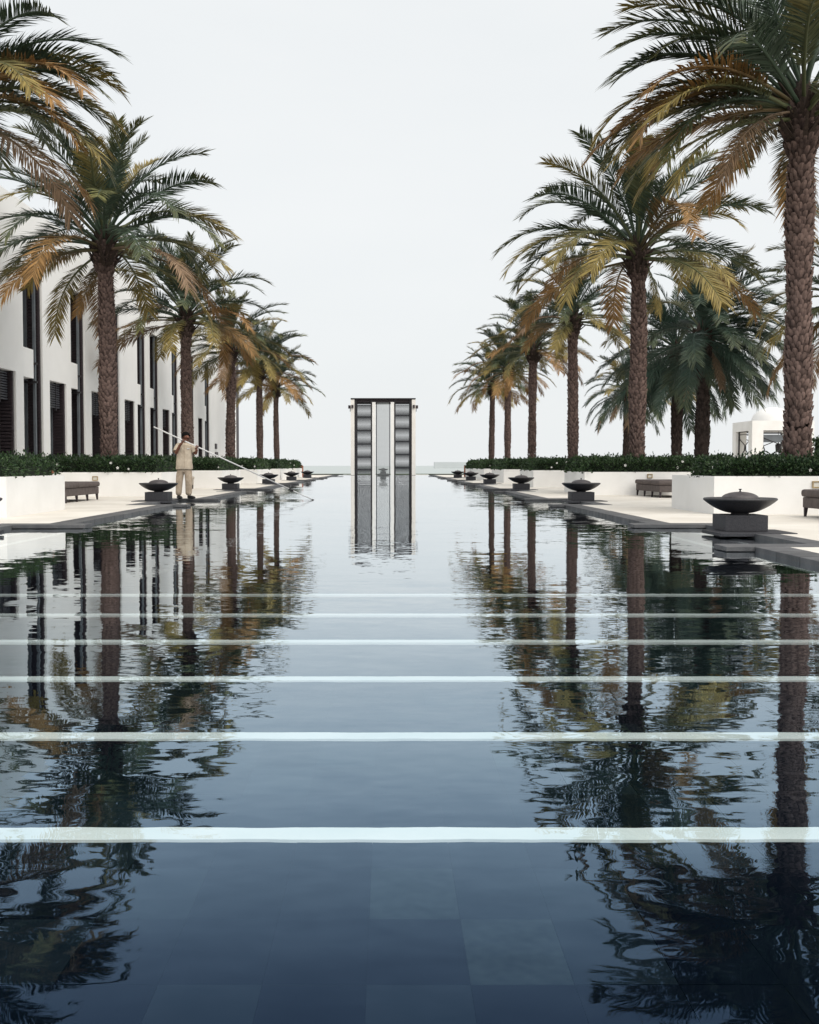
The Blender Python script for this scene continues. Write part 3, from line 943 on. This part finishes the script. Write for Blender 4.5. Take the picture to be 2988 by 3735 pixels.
# ------------------------------------------------------------------ domed kiosk on the right
KX, KY = 21.15, 58.0
root = empty('domed_kiosk', (KX, KY, 0.0))
tag(root, 'small white domed pavilion with arched dark openings behind the right hedge', 'pavilion')
k = MB()
hw = 1.66; pil = 0.60; top = 3.30; lin = 2.78
for sx in (-1, 1):
    for sy in (0, 1):
        x0 = sx * hw; x1 = sx * (hw - pil)
        y0 = 0 if sy == 0 else 2 * hw - pil
        k.box(x0, x1, y0, y0 + pil, 0.05, lin)
k.box(-hw, hw, 0, 2 * hw, lin, top)
k.build('walls', 'stucco', root)
MB().lathe([(1.12, top - 0.02)] + [(1.12 * math.cos(a), top + 0.02 + 0.78 * math.sin(a)) for a in [i / 12 * math.pi / 2 for i in range(13)]], 36, 0, hw).build('dome', 'stucco', root)
def arch(w_, base, parent, loc, rz):
    t = MB()
    r_ = 0.025
    hwid = w_ / 2 - 0.03
    t.tube([(-hwid, 0, 0.0), (-hwid, 0, lin - 0.10)], 0.04, 6); t.tube([(hwid, 0, 0.0), (hwid, 0, lin - 0.10)], 0.04, 6)
    t.tube([(-hwid, 0, lin - 0.06), (hwid, 0, lin - 0.06)], 0.045, 6)
    t.tube([(-hwid, 0, lin - 0.22), (hwid, 0, lin - 0.22)], 0.022, 6)
    for sx in (-1, 1):
        pts = [(sx * hwid * 0.6, 0, 0)]
        for i in range(9):
            a = i / 8
            pts.append((sx * hwid * 0.6 * math.cos(a * 1.35), 0, 1.05 + 0.62 * math.sin(a * 1.35)))
        pts.append((sx * 0.03, 0, 1.95))
        t.tube(pts, 0.032, 6)
        t.tube([(sx * 0.02, 0, 1.95), (sx * hwid, 0, 2.35)], 0.025, 6)
    o_ = t.build('arch_grille', 'black', parent, loc)
    o_.rotation_euler = (0, 0, rz)
    return o_
wop = 2 * (hw - pil)
a0 = arch(wop, 0, root, (0, 0.18, 0.05), 0)
arch(wop, 0, root, (0, 2 * hw - 0.18, 0.05), 0)
arch(wop, 0, root, (-hw + 0.18, hw, 0.05), math.pi / 2)
arch(wop, 0, root, (hw - 0.18, hw, 0.05), math.pi / 2)
MB().box(-wop / 2, wop / 2, 0.24, 0.27, 2.15, 2.55).build('valance', 'postgrey', root)
lan = empty('hanging_lantern', (KX, KY + 0.7, 1.62))
MB().lathe([(0.02, 0.62), (0.03, 0.5), (0.16, 0.42), (0.17, 0.36), (0.14, 0.06), (0.08, 0.0), (0, 0)], 8, smooth=False).build('housing', 'black', lan)
MB().tube([(0, 0, 0.6), (0, 0, 1.15)], 0.012, 6).build('chain', 'black', lan)
tag(lan, 'dark lantern hanging inside the domed kiosk', 'lantern')

# far breakwater
o = MB()
o.box(0, 260, 0, 14, -4, 5.9)
o.box(-38, 0.2, 2, 12, -4, 4.4) if False else None
o.box(60, 75, 4, 9, 5.9, 7.4); o.box(120, 124, 4, 9, 5.9, 7.6); o.box(170, 190, 4, 9, 5.9, 6.8)
o = o.build('breakwater', 'concrete', None, (64, 1500, -0.2))
tag(o, 'long pale breakwater on the horizon right of the gateway', 'breakwater')

# ------------------------------------------------------------------ palms
def frond_mesh(idx, e0, bend, seed, L=3.7, droop=0.25, vee=0.45):
    rr = random.Random(seed)
    N = 26
    pts, dirs = [], []
    p = Vector((0, 0, 0))
    side = 0.0
    sw = rr.uniform(-0.16, 0.16)
    for i in range(N + 1):
        t = i / N
        e = e0 - bend * (t ** 1.6)
        az = sw * t * t
        d = Vector((math.cos(e) * math.cos(az), math.cos(e) * math.sin(az), math.sin(e)))
        pts.append(p.copy()); dirs.append(d)
        p = p + d * (L / N)
    mb = MB()
    rad = [0.036 * (1 - i / N) ** 0.8 + 0.006 for i in range(N + 1)]
    mb.tube(pts, rad, 5, cap=False)
    nr = len(mb.v)
    tp = []
    for i in range(N + 1): tp += [i / N * 0.55] * 5
    lr = [0.75] * nr
    nl = 94
    for j in range(nl):
        t = 0.20 + 0.80 * (j + 0.5) / nl
        fi = t * N
        i = min(int(fi), N - 1); fr = fi - i
        bp = pts[i].lerp(pts[i + 1], fr)
        d = dirs[i].lerp(dirs[i + 1], fr).normalized()
        sd = d.cross(Vector((0, 0, 1)))
        if sd.length < 0.05: sd = Vector((0, -1, 0))
        sd.normalize()
        nn = sd.cross(d).normalized()
        ln = 0.70 * (0.30 + 0.70 * math.sin(min(1, (t - 0.18) / 0.24) * math.pi / 2)) * (1.0 if t < 0.55 else 1.0 - 0.42 * ((t - 0.55) / 0.45) ** 1.5)
        ang = R(60) * (1 - t) + R(36) * t
        for s in (-1, 1):
            a = ang + rr.uniform(-0.11, 0.11)
            v_ = vee * (1 - 0.5 * t) + rr.uniform(-0.20, 0.20)
            out = (sd * s * math.cos(v_) + nn * math.sin(v_)).normalized()
            ld = (d * math.cos(a) + out * math.sin(a)).normalized()
            l = ln * rr.uniform(0.82, 1.12)
            if rr.random() < 0.04: l *= 0.5
            wd = 0.0185 * rr.uniform(0.8, 1.2)
            wv = ld.cross(nn)
            if wv.length < 0.1: wv = ld.cross(sd)
            wv = (wv.normalized() + nn * rr.uniform(-0.5, 0.5)).normalized()
            m_ = bp + ld * l * 0.5
            dr = droop * rr.uniform(0.6, 1.4)
            m_.z -= dr * l * 0.12
            e_ = bp + ld * l
            e_.z -= dr * l * 0.55
            mb.add([bp + wv * wd * 0.4, bp - wv * wd * 0.4, m_ - wv * wd, m_ + wv * wd, e_], [(0, 1, 2, 3), (3, 2, 4)])
            q = rr.random()
            tt = t + (0.06 if rr.random() < 0.1 else 0)
            tp += [tt, tt, tt + 0.05, tt + 0.05, tt + 0.18]
            lr += [q] * 5
    me = mb.mesh('frond', 'frond_green')
    for an, dat in (('tpos', tp), ('lrand', lr)):
        at = me.attributes.new(an, 'FLOAT', 'POINT')
        at.data.foreach_set('value', dat)
    return me
FR = []
for k, (e, bnd, dr, ve) in enumerate([(84, 34, 0.06, 0.5), (72, 52, 0.08, 0.5), (60, 68, 0.1, 0.45), (48, 78, 0.14, 0.42), (36, 82, 0.18, 0.38), (24, 80, 0.22, 0.34), (10, 72, 0.28, 0.28), (-6, 60, 0.38, 0.2), (-26, 46, 0.5, 0.1), (-52, 28, 0.7, 0.0)]):
    FR.append((e, [frond_mesh(k, R(e), R(bnd + q), 100 + k * 5 + q, droop=dr, vee=ve) for q in (-8, 6)]))

def trunk_mesh(seed, H, r0=0.232, r1=0.212, boot=0.85, rowh=0.098, nper=13):
    rr = random.Random(seed)
    mb = MB()
    lean = (rr.uniform(-0.12, 0.12), rr.uniform(-0.12, 0.12))
    ph = rr.uniform(0, 6)
    def centre(z):
        t = z / H
        return Vector((lean[0] * t * t + 0.03 * math.sin(t * 5 + ph), lean[1] * t * t, z))
    def rad(z):
        t = z / H
        r_ = r0 + (r1 - r0) * t + 0.012 * math.sin(t * 9 + ph) + 0.012 * math.sin(z * 2.6 + ph * 2)
        if z > H - boot: r_ += 0.075 * math.sin(min(1, (z - (H - boot)) / (boot * 0.5)) * math.pi / 2)
        return r_
    nz_ = 24
    mb.tube([centre(H * i / nz_) for i in range(nz_ + 1)], [rad(H * i / nz_) - 0.01 for i in range(nz_ + 1)], 14)
    tone = [0.12] * len(mb.v)
    row = 0
    z = 0.02
    while z < H - 0.02:
        inboot = z > H - boot
        c = centre(z)
        for k in range(nper):
            a = 2 * math.pi * (k + 0.5 * (row % 2) + rr.uniform(-0.26, 0.26)) / nper + row * 0.03
            hh = rowh * rr.uniform(1.05, 1.4) * (1.15 if inboot else 1)
            zz = z + rr.uniform(-0.04, 0.04)
            r_ = rad(zz)
            outp = rr.uniform(0.010, 0.058) * (1.9 if inboot else 1.0)
            half = math.pi / nper * rr.uniform(0.68, 1.08)
            def P(da, rz, zz_):
                cc = centre(min(zz_, H))
                return (cc.x + math.cos(a + da) * rz, cc.y + math.sin(a + da) * rz, zz_)
            q = rr.random()
            # a cut leaf base: broad below, rounded lip standing out above
            vs_ = [P(-half, r_ - 0.012, zz), P(half, r_ - 0.012, zz), P(0, r_ + 0.006, zz - 0.02),
                   P(-half * 0.92, r_ + outp * 0.35, zz + hh * 0.6), P(half * 0.92, r_ + outp * 0.35, zz + hh * 0.6), P(0, r_ + outp * 0.75, zz + hh * 0.5),
                   P(-half * 0.5, r_ + outp * 0.9, zz + hh * 0.95), P(half * 0.5, r_ + outp * 0.9, zz + hh * 0.95), P(0, r_ + outp, zz + hh * 1.0),
                   P(0, r_ - 0.015, zz + hh * 0.9)]
            fs = [(0, 2, 5, 3), (2, 1, 4, 5), (3, 5, 8, 6), (5, 4, 7, 8), (6, 8, 9), (8, 7, 9), (3, 6, 9), (7, 4, 9)]
            mb.add(vs_, fs)
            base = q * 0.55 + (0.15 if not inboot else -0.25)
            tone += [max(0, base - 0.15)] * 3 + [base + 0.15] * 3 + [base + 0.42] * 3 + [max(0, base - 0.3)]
        z += rowh * (0.86 if not inboot else 0.7); row += 1
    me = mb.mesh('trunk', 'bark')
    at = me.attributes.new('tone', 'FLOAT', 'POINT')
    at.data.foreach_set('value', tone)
    return me, centre(H)
TR = [trunk_mesh(5, 7.1), trunk_mesh(9, 7.1), trunk_mesh(14, 7.1)]
TRB = [trunk_mesh(21, 4.0, 0.25, 0.235), trunk_mesh(25, 4.0, 0.25, 0.235)]
def heart_mesh(seed):
    rr = random.Random(seed)
    mb = MB()
    mb.tube([(0, 0, -0.45), (0, 0, 0.0), (0, 0, 0.35), (0, 0, 0.75)], [0.30, 0.31, 0.22, 0.07], 14)
    for k in range(70):
        a = rr.random() * 6.283
        z0 = rr.uniform(-0.55, 0.25)
        r0_ = 0.28 - max(0, z0) * 0.25
        el = rr.uniform(0.6, 1.25)
        L = rr.uniform(0.25, 0.5)
        d = Vector((math.cos(a) * math.cos(el), math.sin(a) * math.cos(el), math.sin(el)))
        p0 = Vector((math.cos(a) * r0_, math.sin(a) * r0_, z0))
        s_ = Vector((-math.sin(a), math.cos(a), 0)) * 0.055
        n_ = d.cross(s_).normalized() * 0.02
        p1 = p0 + d * L
        mb.add([p0 - s_, p0 + s_, p1 + s_ * 0.4, p1 - s_ * 0.4, p0 - s_ + n_, p0 + s_ + n_, p1 + s_ * 0.4 + n_, p1 - s_ * 0.4 + n_],
               [(0, 1, 2, 3), (4, 7, 6, 5), (0, 4, 5, 1), (1, 5, 6, 2), (2, 6, 7, 3), (3, 7, 4, 0)])
    return mb.mesh('crown_heart', 'fibre')
HEART = [heart_mesh(3), heart_mesh(4)]

def palm(loc, H, seed, label, group, nf=46, dry=0.5, scale=1.0, short=False, rz=None, low=-14.0, wind=None, hi=86.0, tone='frond_green', skirt=0, tw=1.0, extra=()):
    rr = random.Random(seed)
    root = empty('date_palm', loc, rr.uniform(0, 6.28) if rz is None else rz)
    tag(root, label, 'palm tree', group)
    src = TRB if short else TR
    tm, topc = src[seed % len(src)]
    h0 = 4.0 if short else 7.1
    tr = link('trunk', tm, root, None, None, (tw, tw, H / h0))
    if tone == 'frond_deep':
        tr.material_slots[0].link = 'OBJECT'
        tr.material_slots[0].material = M['shadedbark']
    crown = link('crown', HEART[seed % 2], root, (topc.x, topc.y, H - 0.05))
    inv = -root.rotation_euler.z
    ga = 2.399963
    for i in range(nf):
        t = (i + 0.5) / nf
        el = hi + (low - hi) * (t ** 0.92) + rr.uniform(-7, 7)
        az = i * ga + rr.uniform(-0.25, 0.25)
        k = min(range(len(FR)), key=lambda q: abs(FR[q][0] - el))
        me = FR[k][1][rr.randrange(2)]
        r_ = 0.05 + 0.20 * t
        zoff = 0.62 - 0.75 * t
        if wind is not None:      # azimuths drawn towards the lee side
            wa, ws = wind
            df = math.atan2(math.sin(wa - az - root.rotation_euler.z), math.cos(wa - az - root.rotation_euler.z))
            az += df * ws * (0.5 + 0.5 * abs(math.sin(df)))
        o = link('frond', me, crown, (math.cos(az) * r_, math.sin(az) * r_, zoff))
        o.rotation_euler = Euler((rr.uniform(-0.35, 0.35), R(FR[k][0] - el) * 0.9, az), 'XYZ')
        sc = scale * rr.uniform(0.88, 1.08) * (0.80 + 0.20 * min(1, t * 5))
        o.scale = (sc, sc, sc)
        x_ = rr.random()
        mat = tone
        if tone == 'frond_deep':
            if t > 0.85 and x_ < 0.15: mat = 'frond_grey'
            elif x_ < dry: mat = 'frond_olive'
        elif t > 0.78: mat = 'frond_dry' if x_ < dry else ('frond_olive' if x_ < 0.85 else 'frond_grey')
        elif t > 0.45: mat = 'frond_olive' if x_ < dry * 1.1 else (('frond_dry' if x_ < dry * 1.25 else tone))
        elif x_ < dry * 0.35: mat = 'frond_olive'
        o.material_slots[0].link = 'OBJECT'
        o.material_slots[0].material = M[mat]
    for az, el, mat, sc in extra:
        k = min(range(len(FR)), key=lambda q: abs(FR[q][0] - el))
        az = R(az) - root.rotation_euler.z
        o = link('frond', FR[k][1][rr.randrange(2)], crown, (math.cos(az) * 0.2, math.sin(az) * 0.2, 0.1 + el * 0.004))
        o.rotation_euler = Euler((rr.uniform(-0.2, 0.2), R(FR[k][0] - el) * 0.9, az), 'XYZ')
        o.scale = (sc, sc, sc)
        o.material_slots[0].link = 'OBJECT'
        o.material_slots[0].material = M[mat]
    for i in range(skirt):
        az = rr.random() * 6.28
        o = link('frond', FR[-1][1][rr.randrange(2)], crown, (math.cos(az) * 0.28, math.sin(az) * 0.28, -0.15))
        o.rotation_euler = Euler((rr.uniform(-0.4, 0.4), rr.uniform(0, 0.3), az), 'XYZ')
        o.scale = (scale * rr.uniform(0.45, 0.7),) * 3
        o.material_slots[0].link = 'OBJECT'
        o.material_slots[0].material = M[rr.choice(['frond_grey', 'frond_dry', 'frond_olive']) if tone != 'frond_deep' else rr.choice(['frond_deep', 'frond_deep', 'frond_grey'])]
    return root

VD = VPX * 0.5773
def px_x(xd, Y): return (xd - VD) * Y / (F_PX * 0.5773)
gR = 'date palms in the right row'; gL = 'date palms in the left row'
PB = 0.62
palm((px_x(1676, 20.2), 20.2, PB), 6.75, 1, 'tallest nearest palm, trunk by the right frame edge', gR, 40, 0.28, 1.0, rz=0.6, skirt=1, low=-6,
     extra=[(176, 56, 'frond_olive', 1.00), (190, 40, 'frond_green', 1.00), (168, 24, 'frond_olive', 0.96), (184, 14, 'frond_dry', 0.98), (204, 22, 'frond_dry', 0.94), (158, 4, 'frond_green', 0.89), (196, -4, 'frond_dry', 0.85), (176, -8, 'frond_olive', 0.85), (216, -14, 'frond_grey', 0.67), (180, 22, 'frond_olive', 1.07), (171, 13, 'frond_dry', 1.05), (188, 6, 'frond_olive', 1.00), (199, 13, 'frond_dry', 1.01), (163, 16, 'frond_green', 1.02), (206, 4, 'frond_green', 0.93), (193, 30, 'frond_green', 1.02)])
palm((px_x(1343, 33.0), 33.0, PB), 6.65, 2, 'second palm of the right row with spreading orange tinged crown', gR, 45, 0.36, 1.08, skirt=1, low=-6)
palm((px_x(1206, 44.6), 44.6, PB), 6.25, 3, 'third palm of the right row, dark crown and clear trunk', gR, 45, 0.2, 0.76, tw=0.88, low=-6)
palm((px_x(1120, 57.3), 57.3, PB), 6.3, 4, 'fourth palm of the right row from the camera', gR, 45, 0.4, 0.84, tw=0.88, low=-8, hi=88)
palm((px_x(1068, 69.2), 69.2, PB), 6.2, 5, 'fifth palm of the right row from the camera', gR, 45, 0.42, 0.84, tw=0.84, low=-8, skirt=1)
palm((px_x(1035, 77.6), 77.6, PB), 5.9, 6, 'farthest palm of the right row, nearest the gateway', gR, 45, 0.45, 0.9, tw=0.82, low=-12)
palm((-8.1, 19.8, PB), 6.75, 7, 'palm whose trunk is outside the left frame edge, only fronds showing', gL, 38, 0.32, 0.86, skirt=1, low=-10,
     extra=[(6, 40, 'frond_green', 0.87), (-10, 24, 'frond_green', 0.85), (12, 8, 'frond_olive', 0.81), (-18, 2, 'frond_dry', 0.81), (-34, 12, 'frond_dry', 0.81), (2, 30, 'frond_olive', 0.87), (-4, 14, 'frond_olive', 0.89), (-24, 20, 'frond_dry', 0.89), (20, 24, 'frond_green', 0.85)])
palm((px_x(231, 31.4), 31.4, PB), 6.55, 8, 'big palm with trunk nearest the left frame edge', gL, 46, 0.4, 1.05, skirt=1, low=-12)
palm((px_x(396, 43.8), 43.8, PB), 6.15, 9, 'palm of the left row standing right behind the worker', gL, 44, 0.38, 1.0, tw=0.92, low=-10)
palm((px_x(487, 55.8), 55.8, PB), 6.2, 10, 'left row palm in front of the building\'s far corner', gL, 46, 0.4, 0.88, low=-10, skirt=1)
palm((px_x(547, 68.2), 68.2, PB), 6.2, 11, 'left row palm second from the gateway', gL, 46, 0.38, 0.9, tw=0.84, low=-8)
palm((px_x(583, 77.0), 77.0, PB), 5.7, 12, 'farthest palm of the left row, nearest the gateway', gL, 34, 0.28, 0.86, tw=0.78, low=-8)
gB = 'palms in the garden behind the right hedge'
palm((px_x(1318, 78.0), 78.0, 0.05), 6.0, 13, 'thin distant palm left of the trunk of the second right palm', gB, 46, 0.2, 0.9, low=-40, tone='frond_deep', skirt=3)
palm((px_x(1425, 52.0), 52.0, 0.05), 6.2, 14, 'dense dark green palm behind the right hedge, left of the wind blown pair', gB, 66, 0.10, 1.0, True, low=-58, tone='frond_deep', skirt=5)
palm((px_x(1477, 42.0), 42.0, 0.05), 5.8, 15, 'dense dark green palm blown to the right, beside the domed kiosk', gB, 72, 0.10, 0.95, True, low=-34, wind=(0.0, 0.5), tone='frond_deep', skirt=4)
palm((px_x(1790, 34.0), 34.0, 0.05), 5.9, 16, 'palm beyond the right frame edge with an orange hanging frond', gB, 44, 0.5, 0.9, True, low=-45, skirt=2)

# ------------------------------------------------------------------ the pool worker
def skinned(name, verts, edges, radii, mat, parent, root=0, sub=2):
    me = bpy.data.meshes.new(name + '_skeleton')
    me.from_pydata(verts, edges, [])
    o = bpy.data.objects.new(name + '_skeleton', me)
    COL.objects.link(o)
    md = o.modifiers.new('skin', 'SKIN')
    md.use_smooth_shade = True
    for i, r_ in enumerate(radii):
        sv = me.skin_vertices[0].data[i]
        sv.radius = (r_, r_) if not hasattr(r_, '__len__') else r_
        sv.use_root = (i == root)
    ms_ = o.modifiers.new('sub', 'SUBSURF'); ms_.levels = sub; ms_.render_levels = sub
    dg = bpy.context.evaluated_depsgraph_get()
    ev = o.evaluated_get(dg)
    nm = bpy.data.meshes.new_from_object(ev)
    bpy.data.objects.remove(o); bpy.data.meshes.remove(me)
    nm.materials.clear()
    nm.materials.append(M[mat])
    for p_ in nm.polygons: p_.use_smooth = True
    nm.name = name
    return nm
def chain(verts, radii):
    return verts, [(i, i + 1) for i in range(len(verts) - 1)], radii

WX, WY = -5.154, 27.35
man = empty('person', (WX, WY, DECK + 0.004))
tag(man, 'worker in beige shirt and khaki trousers holding a long pole at the pool edge', 'person')
TIP = Vector((-2.0, 28.4, 0.01))
HA = Vector((WX + 0.027, WY - 0.25, 1.53))
def on_pole(x): 
    f = (x - TIP.x) / (HA.x - TIP.x)
    return TIP + (HA - TIP) * f
org = Vector(man.location)
hR = on_pole(WX + 0.03) - org
hL = on_pole(WX + 0.344) - org
pd = (TIP - HA).normalized()
# body: pelvis, spine, head, arms, legs
V = [(0.0, 0, 0.90), (0.01, 0, 1.06), (0.02, 0.01, 1.22), (0.03, 0.01, 1.36), (0.04, -0.01, 1.435), (0.055, -0.03, 1.50), (0.06, -0.035, 1.57), (0.055, -0.02, 1.625),
     (-0.145, 0.0, 1.365), (-0.185, -0.14, 1.14), (-0.06, -0.22, 1.36), tuple(hR + Vector((-0.02, 0.0, -0.055))),
     (0.195, 0.0, 1.355), (0.30, -0.04, 1.13), (0.33, -0.09, 1.23), tuple(hL + Vector((-0.005, 0.012, -0.05))),
     (-0.095, 0, 0.84), (-0.135, -0.01, 0.46), (-0.155, 0.02, 0.10), (-0.125, -0.015, 0.045),
     (0.095, 0, 0.84), (0.125, -0.03, 0.46), (0.105, 0.02, 0.10), (0.15, 0.01, 0.045),
     (0.125, -0.125, 1.545), (0.09, -0.105, 1.50)]
E = [(0, 1), (1, 2), (2, 3), (3, 4), (4, 5), (5, 6), (6, 7), (3, 8), (8, 9), (9, 10), (10, 11), (3, 12), (12, 13), (13, 14), (14, 15), (0, 16), (16, 17), (17, 18), (18, 19), (0, 20), (20, 21), (21, 22), (22, 23), (6, 24), (5, 25)]
RD = [(0.13, 0.11), (0.125, 0.10), (0.14, 0.105), (0.11, 0.085), 0.055, 0.068, 0.088, 0.072, 0.055, 0.043, 0.036, 0.028, 0.055, 0.043, 0.036, 0.028, 0.085, 0.058, 0.042, 0.022, 0.085, 0.058, 0.042, 0.022, 0.014, 0.025]
bm_me = skinned('body', V, E, RD, 'skin', man, 0)
bmb = MB()
bmb.add([v.co[:] for v in bm_me.vertices], [tuple(p.vertices) for p in bm_me.polygons], True)
bpy.data.meshes.remove(bm_me)
# hands: palm plus five bent fingers closed round the pole
def hand(c, arm_from, sgn):
    c = Vector(c)
    along = pd * sgn
    back = (c - Vector(arm_from)).normalized()
    back = (back - along * back.dot(along)).normalized()
    out = along.cross(back).normalized()
    parts = []
    v, e, r_ = chain([c - back * 0.07, c - back * 0.045 + out * 0.012, c + out * 0.022 - back * 0.005], [(0.026, 0.02), (0.038, 0.018), (0.036, 0.016)])
    parts.append(skinned('palm', v, e, r_, 'skin', None, 0, 1))
    for q in range(4):
        o_ = along * (0.030 - q * 0.020)
        l = [1.0, 1.08, 1.02, 0.85][q]
        v, e, r_ = chain([c + o_ + out * 0.022 - back * 0.004, c + o_ + out * 0.020 + back * 0.020 * l, c + o_ - out * 0.006 + back * 0.026 * l, c + o_ - out * 0.024 + back * 0.006], [0.0095, 0.009, 0.0085, 0.0075])
        parts.append(skinned('finger', v, e, r_, 'skin', None, 0, 1))
    v, e, r_ = chain([c - back * 0.035 + along * 0.025 + out * 0.01, c - back * 0.022 + along * 0.042 - out * 0.008, c + along * 0.038 - out * 0.024], [0.012, 0.0105, 0.009])
    parts.append(skinned('thumb', v, e, r_, 'skin', None, 0, 1))
    for me in parts:
        bmb.add([x.co[:] for x in me.vertices], [tuple(p.vertices) for p in me.polygons], True)
        bpy.data.meshes.remove(me)
hand(hR, V[10], 1)
hand(hL, V[14], 1)
# ears
for sx in (-1,):
    bmb.lathe([(0.0, -0.03), (0.012, -0.02), (0.016, 0.0), (0.012, 0.02), (0, 0.03)], 8)
    n0 = len(bmb.v) - 5 * 8
    for i in range(n0, len(bmb.v)):
        x, y, z = bmb.v[i]
        bmb.v[i] = (x * 0.5 - 0.028, y - 0.015, z + 1.555)
body = bmb.build('body', 'skin', man)
# shirt with short sleeves, lofted ring by ring
sb = MB()
rings = [(0.755, 0.212, 0.150, 0.0, 0.0), (0.765, 0.216, 0.154, 0.0, 0.0), (0.85, 0.208, 0.150, 0.0, 0.0), (0.95, 0.200, 0.146, 0.002, 0.0), (1.05, 0.194, 0.142, 0.008, 0.0), (1.15, 0.190, 0.138, 0.014, 0.0),
         (1.25, 0.192, 0.134, 0.02, 0.0), (1.32, 0.190, 0.122, 0.024, 0.0), (1.375, 0.168, 0.100, 0.03, 0.0), (1.41, 0.115, 0.080, 0.035, -0.003), (1.435, 0.072, 0.068, 0.04, -0.008), (1.46, 0.066, 0.064, 0.042, -0.010)]
ns = 28
vs_, fs = [], []
wr = random.Random(77)
for z, rx, ry, ox_, oy_ in rings:
    for i in range(ns):
        a = 2 * math.pi * i / ns
        k = 1 + 0.018 * math.sin(5 * a + z * 9) + 0.012 * math.sin(9 * a - z * 17)
        ex = 0.82
        ca, sa = math.cos(a), math.sin(a)
        px_, py_ = math.copysign(abs(ca) ** ex, ca), math.copysign(abs(sa) ** ex, sa)
        vs_.append((ox_ + rx * k * px_, oy_ + ry * k * py_, z + 0.006 * math.sin(3 * a)))
for j in range(len(rings) - 1):
    for i in range(ns):
        fs.append((j * ns + i, j * ns + (i + 1) % ns, (j + 1) * ns + (i + 1) % ns, (j + 1) * ns + i))
sb.add(vs_, fs, True)
sb.tube([(-0.09, 0.0, 1.345), (-0.145, -0.01, 1.33), (-0.175, -0.06, 1.265), (-0.186, -0.10, 1.195)], [0.085, 0.082, 0.078, 0.080], 14, True, False)
sb.tube([(0.13, 0.0, 1.34), (0.19, -0.005, 1.325), (0.245, -0.02, 1.26), (0.285, -0.035, 1.185)], [0.085, 0.082, 0.079, 0.082], 14, True, False)
shirt = sb.build('shirt', 'shirt', man)
MB().box(-0.006, 0.006, -0.004, 0.0, 0, 0.56).build('button_strip', 'trousers', shirt, (0.03, -0.146, 0.80))
TV = [(0.0, 0.0, 0.88), (0.0, 0, 0.80), (-0.095, 0, 0.72), (-0.125, -0.01, 0.46), (-0.145, 0.01, 0.20), (-0.15, 0.005, 0.075), (0.095, 0, 0.72), (0.12, -0.03, 0.46), (0.11, 0.0, 0.20), (0.105, 0.0, 0.075)]
TE = [(0, 1), (1, 2), (2, 3), (3, 4), (4, 5), (1, 6), (6, 7), (7, 8), (8, 9)]
TRd = [(0.165, 0.125), (0.155, 0.125), (0.112, 0.115), 0.096, 0.086, 0.084, (0.112, 0.115), 0.098, 0.090, 0.086]
link('trousers', skinned('trousers', TV, TE, TRd, 'trousers', man, 0), man)
# hair cap and shoes
hv = MB()
cx_, cy_, cz_ = 0.045, -0.012, 1.588
vs_, fs = [], []
nu, nv_ = 20, 8
for j in range(nv_ + 1):
    th = j / nv_ * R(105)
    for i in range(nu):
        a = 2 * math.pi * i / nu
        face = math.cos(a - R(-40))
        thh = th * (1.0 - 0.30 * max(0, face))
        rr_ = 1 + 0.04 * math.sin(7 * a + 3 * th)
        vs_.append((cx_ + 0.112 * rr_ * math.sin(thh) * math.cos(a), cy_ + 0.118 * rr_ * math.sin(thh) * math.sin(a), cz_ + 0.112 * rr_ * math.cos(thh)))
for j in range(nv_):
    for i in range(nu):
        fs.append((j * nu + i, (j + 1) * nu + i, (j + 1) * nu + (i + 1) % nu, j * nu + (i + 1) % nu))
hv.add(vs_, fs, True)
hv.build('hair', 'hair', man)
for q, (fx, fy, dx, dy) in enumerate([(-0.155, 0.03, 0.55, -0.83), (0.105, 0.03, 0.92, -0.40)]):
    v, e, r_ = chain([(fx - dx * 0.035, fy - dy * 0.035, 0.055), (fx + dx * 0.05, fy + dy * 0.05, 0.05), (fx + dx * 0.14, fy + dy * 0.14, 0.04), (fx + dx * 0.195, fy + dy * 0.195, 0.034)], [(0.05, 0.052), (0.05, 0.048), (0.052, 0.036), (0.036, 0.026)])
    link('shoe', skinned('shoe', v, e, r_, 'shoe', man, 1), man)
# facial features
for ex in (0.085, 0.128):
    MB().lathe([(0, -0.009), (0.008, -0.005), (0.010, 0), (0.008, 0.005), (0, 0.009)], 8).build('eye', 'hair', man, (ex, -0.118 if ex < 0.1 else -0.075, 1.573))
MB().box(-0.022, 0.022, -0.006, 0.006, -0.005, 0.005, 0.002).build('mouth', 'shoe', man, (0.112, -0.118, 1.505))
MB().box(-0.035, 0.035, -0.004, 0.0, -0.012, 0.012).build('badge', 'alu', man, (0.13, -0.135, 1.27))

root = empty('cleaning_pole', TIP)
top = HA + (HA - TIP) * 0.2155
joint = TIP + (HA - TIP) * 0.17
MB().tube([joint - TIP, top - TIP], 0.0165, 12).build('tube', 'alu', root)
MB().tube([(0, 0, 0), joint - TIP], 0.0125, 12).build('extension', 'alu', root)
dj = (HA - TIP).normalized()
MB().tube([joint - TIP - dj * 0.06, joint - TIP + dj * 0.06], 0.026, 12).build('clamp', 'black', root)
MB().tube([Vector((0, 0, 0)), -dj * 0.10], [0.016, 0.022], 10).build('head', 'black', root)
tag(root, 'long white pole held by the worker, dipping into the pool', 'pole')
